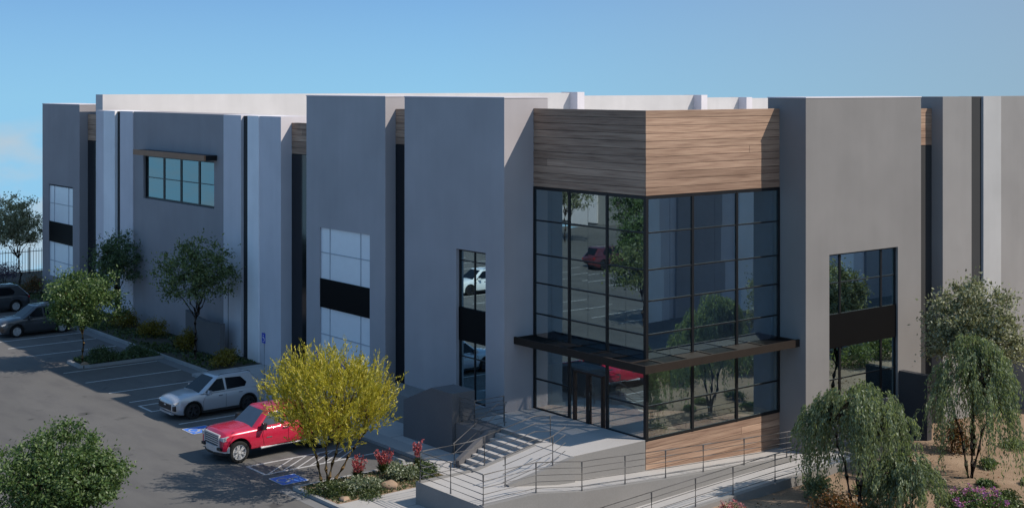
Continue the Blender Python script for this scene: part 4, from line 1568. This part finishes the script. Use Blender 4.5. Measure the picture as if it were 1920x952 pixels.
def side_glass(poly, s, zb, zr, wb, wr, t_=0.014):
    """poly of (x, z); laid on the leaning cabin side s=+1/-1, a little proud"""
    def Y(z, o):
        return s * (wb + (wr - wb) * (z - zb) / (zr - zb) + o)
    n = len(poly)
    vs = [(x, Y(z, t_), z) for x, z in poly] + [(x, Y(z, -0.01), z) for x, z in poly]
    return MB().add(vs, [tuple(range(n)), tuple(range(2 * n - 1, n - 1, -1))] + [(i, (i + 1) % n, n + (i + 1) % n, n + i) for i in range(n)])


def slope_glass(xb, xr, zb, zr, hw0, hw1, t0, t1, out):
    """front or rear screen between fractions t0..t1 of the slope"""
    P = lambda t_: (xb + (xr - xb) * t_, zb + (zr - zb) * t_)
    nx, nz = (zr - zb), -(xr - xb)
    L = math.hypot(nx, nz)
    nx, nz = nx / L * out, nz / L * out
    if nz < 0:
        nx, nz = -nx, -nz
    (xa, za), (xc, zc_) = P(t0), P(t1)
    vs = []
    for o in (0.013, -0.01):
        vs += [(xa + nx * o, -hw0, za + nz * o), (xa + nx * o, hw0, za + nz * o), (xc + nx * o, hw1, zc_ + nz * o), (xc + nx * o, -hw1, zc_ + nz * o)]
    return MB().add(vs, [(0, 1, 2, 3), (7, 6, 5, 4), (0, 4, 5, 1), (1, 5, 6, 2), (2, 6, 7, 3), (3, 7, 4, 0)])


def wheels(t, axles, hw, r_, wd, rimmat, spokes=5):
    for a in axles:
        for s in (1, -1):
            o = MB().lathe_y([(-wd / 2, r_ * 0.70), (-wd / 2, r_ * 0.93), (-wd * 0.36, r_), (wd * 0.36, r_), (wd / 2, r_ * 0.93), (wd / 2, r_ * 0.70)],
                             a, s * (hw - wd / 2 - 0.01), r_, 28).build('wheel', 'tyre', t, 40, True)
            yo = s * (hw - 0.012)
            rm = MB()
            rm.lathe_y([(-s * 0.14, r_ * 0.70), (-s * 0.02, r_ * 0.70), (-s * 0.015, r_ * 0.63), (-s * 0.10, r_ * 0.60)], a, yo, r_, 28)
            for q in range(spokes):
                an = 2 * PI * q / spokes + 0.3
                for da in (-0.16, 0.16):
                    c_, s2 = math.cos(an + da), math.sin(an + da)
                    c3, s3 = math.cos(an + da * 0.5), math.sin(an + da * 0.5)
                    px, pz = -math.sin(an), math.cos(an)
                    ww = r_ * 0.055
                    p0 = (a + c3 * r_ * 0.1, r_ + s3 * r_ * 0.1)
                    p1 = (a + c_ * r_ * 0.64, r_ + s2 * r_ * 0.64)
                    vs = []
                    for yy_ in (yo - s * 0.02, yo - s * 0.05):
                        vs += [(p0[0] - px * ww, yy_, p0[1] - pz * ww), (p0[0] + px * ww, yy_, p0[1] + pz * ww),
                               (p1[0] + px * ww * 0.8, yy_, p1[1] + pz * ww * 0.8), (p1[0] - px * ww * 0.8, yy_, p1[1] - pz * ww * 0.8)]
                    rm.add(vs, [(0, 1, 2, 3), (4, 7, 6, 5), (0, 4, 5, 1), (1, 5, 6, 2), (2, 6, 7, 3), (3, 7, 4, 0)])
            rm.lathe_y([(-s * 0.06, r_ * 0.16), (-s * 0.012, r_ * 0.15), (-s * 0.008, 0.001)], a, yo, r_, 12)
            rm.lathe_y([(-s * 0.12, r_ * 0.60), (-s * 0.12, 0.001)], a, yo, r_, 20)
            rm.build('rim', rimmat, o, 40, True)


def arch_trim(t, axles, hw, ra_, zc, mat):
    for a in axles:
        for s in (1, -1):
            mb = MB()
            vs, fs = [], []
            ang = np.linspace(R(-8), R(188), 19)
            for q in ang:
                for rr, yo in ((ra_ - 0.03, 0.0), (ra_ + 0.035, 0.012)):
                    vs.append((a + rr * math.cos(q), s * (hw + yo), zc + rr * math.sin(q)))
                    vs.append((a + rr * math.cos(q), s * (hw - 0.06), zc + rr * math.sin(q)))
            for i in range(len(ang) - 1):
                b = i * 4
                for (p, q_) in ((0, 2), (2, 3), (3, 1), (1, 0)):
                    fs.append((b + p, b + q_, b + 4 + q_, b + 4 + p))
            mb.add(vs, fs).build('arch_trim', mat, t, 50, True)


def seam(pts, s, yfun):
    """thin dark shut-line following (x,z) points on the body side"""
    mb = MB()
    mb.tube([(x, s * yfun(x, z), z) for x, z in pts], 0.007, 4)
    return mb


def make_suv(label, loc, rotz, paint='silver_paint', group=None, rim='rim_dark'):
    t = thing('parked_suv', label, 'car', loc, rotz, group)
    ax, hw = (1.40, -1.35), 0.925
    top = [(-2.32, 0.98), (-2.26, 1.08), (-1.9, 1.12), (0.9, 1.13), (1.3, 1.12), (1.95, 1.03), (2.2, 0.95), (2.32, 0.78)]
    sh = [(-2.32, 0.9), (-2.2, 1.05), (-1.4, 1.08), (0.8, 1.04), (1.8, 0.97), (2.2, 0.90), (2.32, 0.74)]
    hf = [(-2.32, 0.74), (-2.2, 0.86), (-1.8, 0.915), (1.5, 0.92), (1.95, 0.88), (2.2, 0.78), (2.32, 0.62)]
    bt = [(-2.32, 0.46), (-2.1, 0.30), (-1.8, 0.24), (1.9, 0.23), (2.2, 0.28), (2.32, 0.40)]
    lower_body(top, sh, hf, bt, ax, 0.43, 0.37).build('body', [paint, 'plastic'], t, 38, True)
    zb, zr, wb, wr = 1.07, 1.74, 0.87, 0.69
    xb0, xr0, xr1, xb1 = -2.24, -1.56, 0.16, 1.10
    cabin_shell(xb0, xr0, xr1, xb1, zb, zr, wb, wr).build('cabin', paint, t, 40, True)
    slope_glass(xb1, xr1, zb, zr, 0.70, 0.55, 0.06, 0.90, 1).build('windscreen', 'car_glass', t, None, True)
    slope_glass(xb0, xr0, zb, zr, 0.66, 0.52, 0.15, 0.88, 1).build('rear_window', 'car_glass', t, None, True)
    for s in (1, -1):
        side_glass([(-0.18, zb + 0.05), (0.80, zb + 0.045), (0.17, zr - 0.12), (-0.12, zr - 0.105)], s, zb, zr, wb, wr).build('side_window', 'car_glass', t, None, True)
        side_glass([(-1.20, zb + 0.09), (-0.28, zb + 0.055), (-0.24, zr - 0.105), (-1.02, zr - 0.135), (-1.30, zb + 0.26)], s, zb, zr, wb, wr).build('side_window', 'car_glass', t, None, True)
        m_ = MB()
        m_.prism([(0.72, 1.06), (0.58, 1.04), (0.56, 1.20), (0.70, 1.22)], 'y', s * 0.90, s * 1.10)
        m_.build('mirror', paint, t, 40, True)
        MB().prism([(2.16, 0.84), (2.285, 0.78), (2.27, 0.73), (1.95, 0.80), (1.90, 0.90)], 'y', s * 0.54, s * 0.83).build('headlight', 'lamp', t, None, True)
        MB().prism([(2.2, 0.68), (2.30, 0.64), (2.30, 0.46), (2.18, 0.44)], 'y', s * 0.54, s * 0.80).build('fog_lamp', 'plastic', t, None, True)
        MB().box(-2.29, -2.05, s * 0.60 if s > 0 else -0.83, 0.83 if s > 0 else -0.60, 0.86, 1.0).build('tail_lamp', 'tail', t, None, True)
        for (x, z) in ((0.05, 0.90), (-0.95, 0.93)):
            MB().box(x - 0.1, x + 0.1, min(s * 0.905, s * 0.945), max(s * 0.905, s * 0.945), z, z + 0.03).build('door_handle', 'chrome', t, None, True)
        yf = lambda x, z: 0.922
        seam([(0.82, 0.92), (0.92, 0.72), (0.90, 0.36)], s, yf).build('door_seam', 'plastic', t, None, True)
        seam([(-0.22, 0.95), (-0.22, 0.36)], s, yf).build('door_seam', 'plastic', t, None, True)
        MB().box(-0.92, 0.95, min(s * 0.87, s * 0.932), max(s * 0.87, s * 0.932), 0.225, 0.33).build('sill_trim', 'plastic', t, None, True)
        MB().tube([(-1.6, s * 0.58, zr + 0.0), (-1.5, s * 0.58, zr + 0.05), (-0.1, s * 0.58, zr + 0.05), (0.0, s * 0.58, zr)], 0.016, 6).build('roof_rail', 'plastic', t, None, True)
    gr = MB().prism([(2.25, 0.80), (2.345, 0.70), (2.345, 0.47), (2.24, 0.44)], 'y', -0.55, 0.55).build('grille', 'plastic', t, None, True)
    MB().box(2.30, 2.352, -0.53, 0.53, 0.715, 0.735).build('trim', 'chrome', gr, None, True)
    MB().box(2.335, 2.362, -0.09, 0.09, 0.635, 0.685).build('emblem', 'lamp', gr, None, True)
    MB().prism([(2.2, 0.36), (2.34, 0.36), (2.33, 0.27), (2.2, 0.25)], 'y', -0.6, 0.6).build('bumper', 'silver', t, None, True)
    arch_trim(t, ax, 0.918, 0.43, 0.37, 'plastic')
    wheels(t, ax, hw, 0.36, 0.24, rim)
    MB().box(-1.9, 1.9, -0.78, 0.78, 0.22, 0.5).build('underbody', 'plastic', t, None, True)
    return t


def make_pickup(label, loc, rotz):
    t = thing('parked_pickup', label, 'pickup truck', loc, rotz)
    ax, hw = (2.20, -1.60), 1.015
    P_ = 'red_paint'
    top = [(-2.95, 1.30), (-2.9, 1.34), (-1.0, 1.34), (0.9, 1.30), (1.25, 1.32), (2.3, 1.29), (2.72, 1.24), (2.88, 1.10)]
    sh = [(-2.95, 1.26), (-2.9, 1.32), (-1.0, 1.31), (0.9, 1.25), (2.3, 1.21), (2.7, 1.17), (2.88, 1.04)]
    hf = [(-2.95, 0.96), (-2.8, 1.0), (1.9, 1.0), (2.5, 0.99), (2.75, 0.96), (2.88, 0.90)]
    bt = [(-2.95, 0.62), (-2.6, 0.52), (2.4, 0.46), (2.88, 0.52)]
    lower_body(top, sh, hf, bt, ax, 0.53, 0.45).build('body', [P_, 'plastic'], t, 38, True)
    # load bed: dark floor inset between raised bed walls
    bd = MB()
    bd.box(-2.86, -1.02, -0.93, -0.86, 1.345, 1.40).box(-2.86, -1.02, 0.86, 0.93, 1.345, 1.40).box(-2.93, -2.86, -0.93, 0.93, 1.345, 1.40)
    bd.build('bed_rail', P_, t, None, True)
    MB().box(-2.85, -1.03, -0.85, 0.85, 1.335, 1.368).build('bed_cover', 'plastic', t, None, True)
    zb, zr, wb, wr = 1.24, 1.90, 0.93, 0.72
    xb0, xr0, xr1, xb1 = -0.98, -0.86, 0.86, 1.58
    cabin_shell(xb0, xr0, xr1, xb1, zb, zr, wb, wr).build('cabin', P_, t, 40, True)
    slope_glass(xb1, xr1, zb, zr, 0.76, 0.60, 0.05, 0.90, 1).build('windscreen', 'windscreen', t, None, True)
    slope_glass(xb0, xr0, zb, zr, 0.7, 0.6, 0.15, 0.85, 1).build('rear_window', 'car_glass', t, None, True)
    for s in (1, -1):
        side_glass([(0.10, zb + 0.10), (1.24, zb + 0.06), (0.79, zr - 0.13), (0.14, zr - 0.11)], s, zb, zr, wb, wr).build('side_window', 'windscreen', t, None, True)
        side_glass([(-0.82, zb + 0.12), (0.02, zb + 0.10), (0.05, zr - 0.11), (-0.72, zr - 0.13)], s, zb, zr, wb, wr).build('side_window', 'windscreen', t, None, True)
        m_ = MB().prism([(1.28, 1.22), (1.12, 1.20), (1.10, 1.46), (1.24, 1.46)], 'y', s * 1.02, s * 1.24)
        m_.build('mirror', 'plastic', t, 40, True)
        MB().box(1.13, 1.23, min(s * 0.9, s * 1.03), max(s * 0.9, s * 1.03), 1.27, 1.33).build('mirror_arm', 'plastic', t, None, True)
        MB().prism([(2.70, 1.13), (2.885, 1.06), (2.885, 0.93), (2.52, 0.98), (2.46, 1.08)], 'y', s * 0.62, s * 0.945).build('headlight', 'lamp', t, None, True)
        MB().prism([(2.80, 0.66), (2.985, 0.66), (2.985, 0.56), (2.80, 0.54)], 'y', s * 0.55, s * 0.80).build('fog_lamp', 'plastic', t, None, True)
        MB().box(-2.97, -2.85, min(s * 0.76, s * 0.965), max(s * 0.76, s * 0.965), 0.9, 1.25).build('tail_lamp', 'tail', t, None, True)
        for x in (0.12, -0.76):
            MB().box(x - 0.12, x + 0.12, min(s * 0.99, s * 1.03), max(s * 0.99, s * 1.03), 1.12, 1.16).build('door_handle', 'chrome', t, None, True)
        yf = lambda x, z: 1.002
        seam([(1.12, 1.2), (1.18, 0.95), (1.10, 0.56)], s, yf).build('door_seam', 'plastic', t, None, True)
        seam([(0.0, 1.24), (0.0, 0.56)], s, yf).build('door_seam', 'plastic', t, None, True)
        seam([(-0.95, 1.28), (-0.98, 0.6)], s, yf).build('door_seam', 'plastic', t, None, True)
        MB().box(0.75, 1.0, min(s * 0.99, s * 1.012), max(s * 0.99, s * 1.012), 0.83, 0.87).build('badge', 'chrome', t, None, True)
        MB().tube([(-0.95, s * 0.98, 0.46), (1.25, s * 0.98, 0.46)], 0.05, 8).build('side_step', 'silver', t, None, True)
    gr = MB().prism([(2.70, 1.16), (2.89, 1.12), (2.93, 0.80), (2.92, 0.70), (2.70, 0.66)], 'y', -0.62, 0.62).build('grille', 'plastic', t, None, True)
    gs = MB()
    for z in (0.76, 0.84, 0.92, 1.0):
        gs.box(2.885, 2.94 - (z - 0.76) * 0.12, -0.58, 0.58, z, z + 0.042)
    gs.build('grille_bar', 'silver', gr, None, True)
    gs = MB()
    gs.box(2.84, 2.93, -0.63, 0.63, 1.085, 1.145)
    gs.box(2.84, 2.945, -0.65, -0.59, 0.70, 1.085)
    gs.box(2.84, 2.945, 0.59, 0.65, 0.70, 1.085)
    gs.build('grille_surround', 'silver', gr, None, True)
    bp = MB()
    bp.prism([(2.62, 0.97), (2.80, 0.88), (3.00, 0.30), (3.0, -0.30), (2.80, -0.88), (2.62, -0.97)], 'z', 0.46, 0.70)
    bp.build('bumper', 'silver', t, None, True)
    MB().prism([(2.6, 0.9), (2.85, 0.75), (2.95, 0.25), (2.95, -0.25), (2.85, -0.75), (2.6, -0.9)], 'z', 0.34, 0.455).build('bumper_lip', 'plastic', t, None, True)
    MB().box(-3.06, -2.9, -0.9, 0.9, 0.52, 0.68).build('rear_bumper', 'chrome', t, None, True)
    wheels(t, ax, hw, 0.43, 0.30, 'rim', 6)
    MB().box(-2.6, 2.5, -0.84, 0.84, 0.42, 0.8).build('underbody', 'plastic', t, None, True)
    return t


pk = make_pickup('glossy red crew-cab pickup with chrome grille parked nose out', (25.74 + 2.20, 50.68, 0), PI)
GC = 'cars parked along the facade'
sv = make_suv('silver compact crossover parked nose out next to the red pickup', (27.50 + 1.40, 58.44, 0), PI, group=GC)
dup(sv, (28.2 + 1.40, 83.7, 0), PI, 'dark grey car half hidden behind the round lot tree', GC, {'silver_car_paint': 'grey_paint', 'dark_alloy': 'rim'})
dup(sv, (31.4 - 1.35, 93.3, 0), PI, 'dark grey car at the left edge showing its rear', GC, {'silver_car_paint': 'grey_paint', 'dark_alloy': 'rim'})

# ------------------------------------------------------------------ across the lot: what the glass mirrors
GO = 'cars across the lot'
dup(sv, (11.0, 80.0, 0), 0.0, 'white car across the lot mirrored in the narrow window', GO, {'silver_car_paint': 'white_paint'})
dup(sv, (-3.0, 84.0, 0), PI, 'maroon car across the lot mirrored in the tower glass', GO, {'silver_car_paint': 'maroon_paint'})
dup(sv, (-4.0, 95.0, 0), 0.0, 'white car far across the lot mirrored in the tower glass', GO, {'silver_car_paint': 'white_paint'})


def lot_tree(label, loc, mat, s=1.0):
    tree('tree', label, loc, 6 * s, 2.2 * s, 2.0 * s, 3.9 * s, mat, 110, 46, 0.2, 0.11, 2.0 * s, 0.45, group='trees across the lot')


lot_tree('green tree across the lot mirrored in the middle of the tower glass', (3.0, 74.0, 0.0), 'leaf_green')
lot_tree('dark tree across the lot mirrored beside the tower corner', (14.5, 62.0, 0.0), 'leaf_mid', 0.95)
lot_tree('tall green tree across the lot mirrored high in the tower glass', (-6.0, 84.0, 0.0), 'leaf_green', 1.3)
lot_tree('yellowish tree across the lot mirrored by the tower mullion', (-12.0, 100.0, 0.0), 'leaf_olive', 1.3)

O = thing('opposite_warehouse', 'grey warehouse with brown band across the lot mirrored in the tower glass', 'building', (-45, 120, 0))
MB().box(-60, -30, 95, 150, -1, 13.5).build('wall', 'wall2', O)
for (ya_, yb_, m_) in ((96, 101, 'light'), (101, 109, 'wall'), (116, 122, 'mid'), (134, 139, 'light')):
    MB().box(-29.995, -29.8, ya_, yb_, -0.5, 13.45).build('panel', m_, O)
for ya_ in (103, 111, 125, 142):
    w_ = MB().box(-29.99, -29.72, ya_, ya_ + 5, 4.5, 9.0).build('window', 'frame', O)
    MB().box(-29.719, -29.70, ya_ + 0.1, ya_ + 2.45, 4.6, 8.9).build('pane', 'pale_pane', w_)
    MB().box(-29.719, -29.70, ya_ + 2.55, ya_ + 4.9, 4.6, 8.9).build('pane', 'pale_pane', w_)
MB().box(-29.99, -29.6, 109, 125, 10.4, 13.0).build('timber_band', 'wood', O)

Q = thing('neighbour_warehouse', 'grey panelled warehouse beside the plot mirrored in the sunny tower glass', 'building', (85, 0, -1))
MB().box(58, 125, -14, 11.5, -1.5, 14.2).build('wall', 'mid', Q)
for i, (xa, xb, m_) in enumerate(((58.5, 62, 'pale'), (63, 64.5, 'light'), (66, 70.5, 'wing'), (72, 73.6, 'light'), (74, 78, 'pale'), (80, 81.5, 'light'),
                                  (83, 89, 'wing'), (91, 92.5, 'light'), (95, 101, 'pale'), (104, 118, 'wall'))):
    MB().box(xa, xb, 11.51, 11.7, -1.4, 14.0 + 0.02 * i).build('panel', m_, Q)
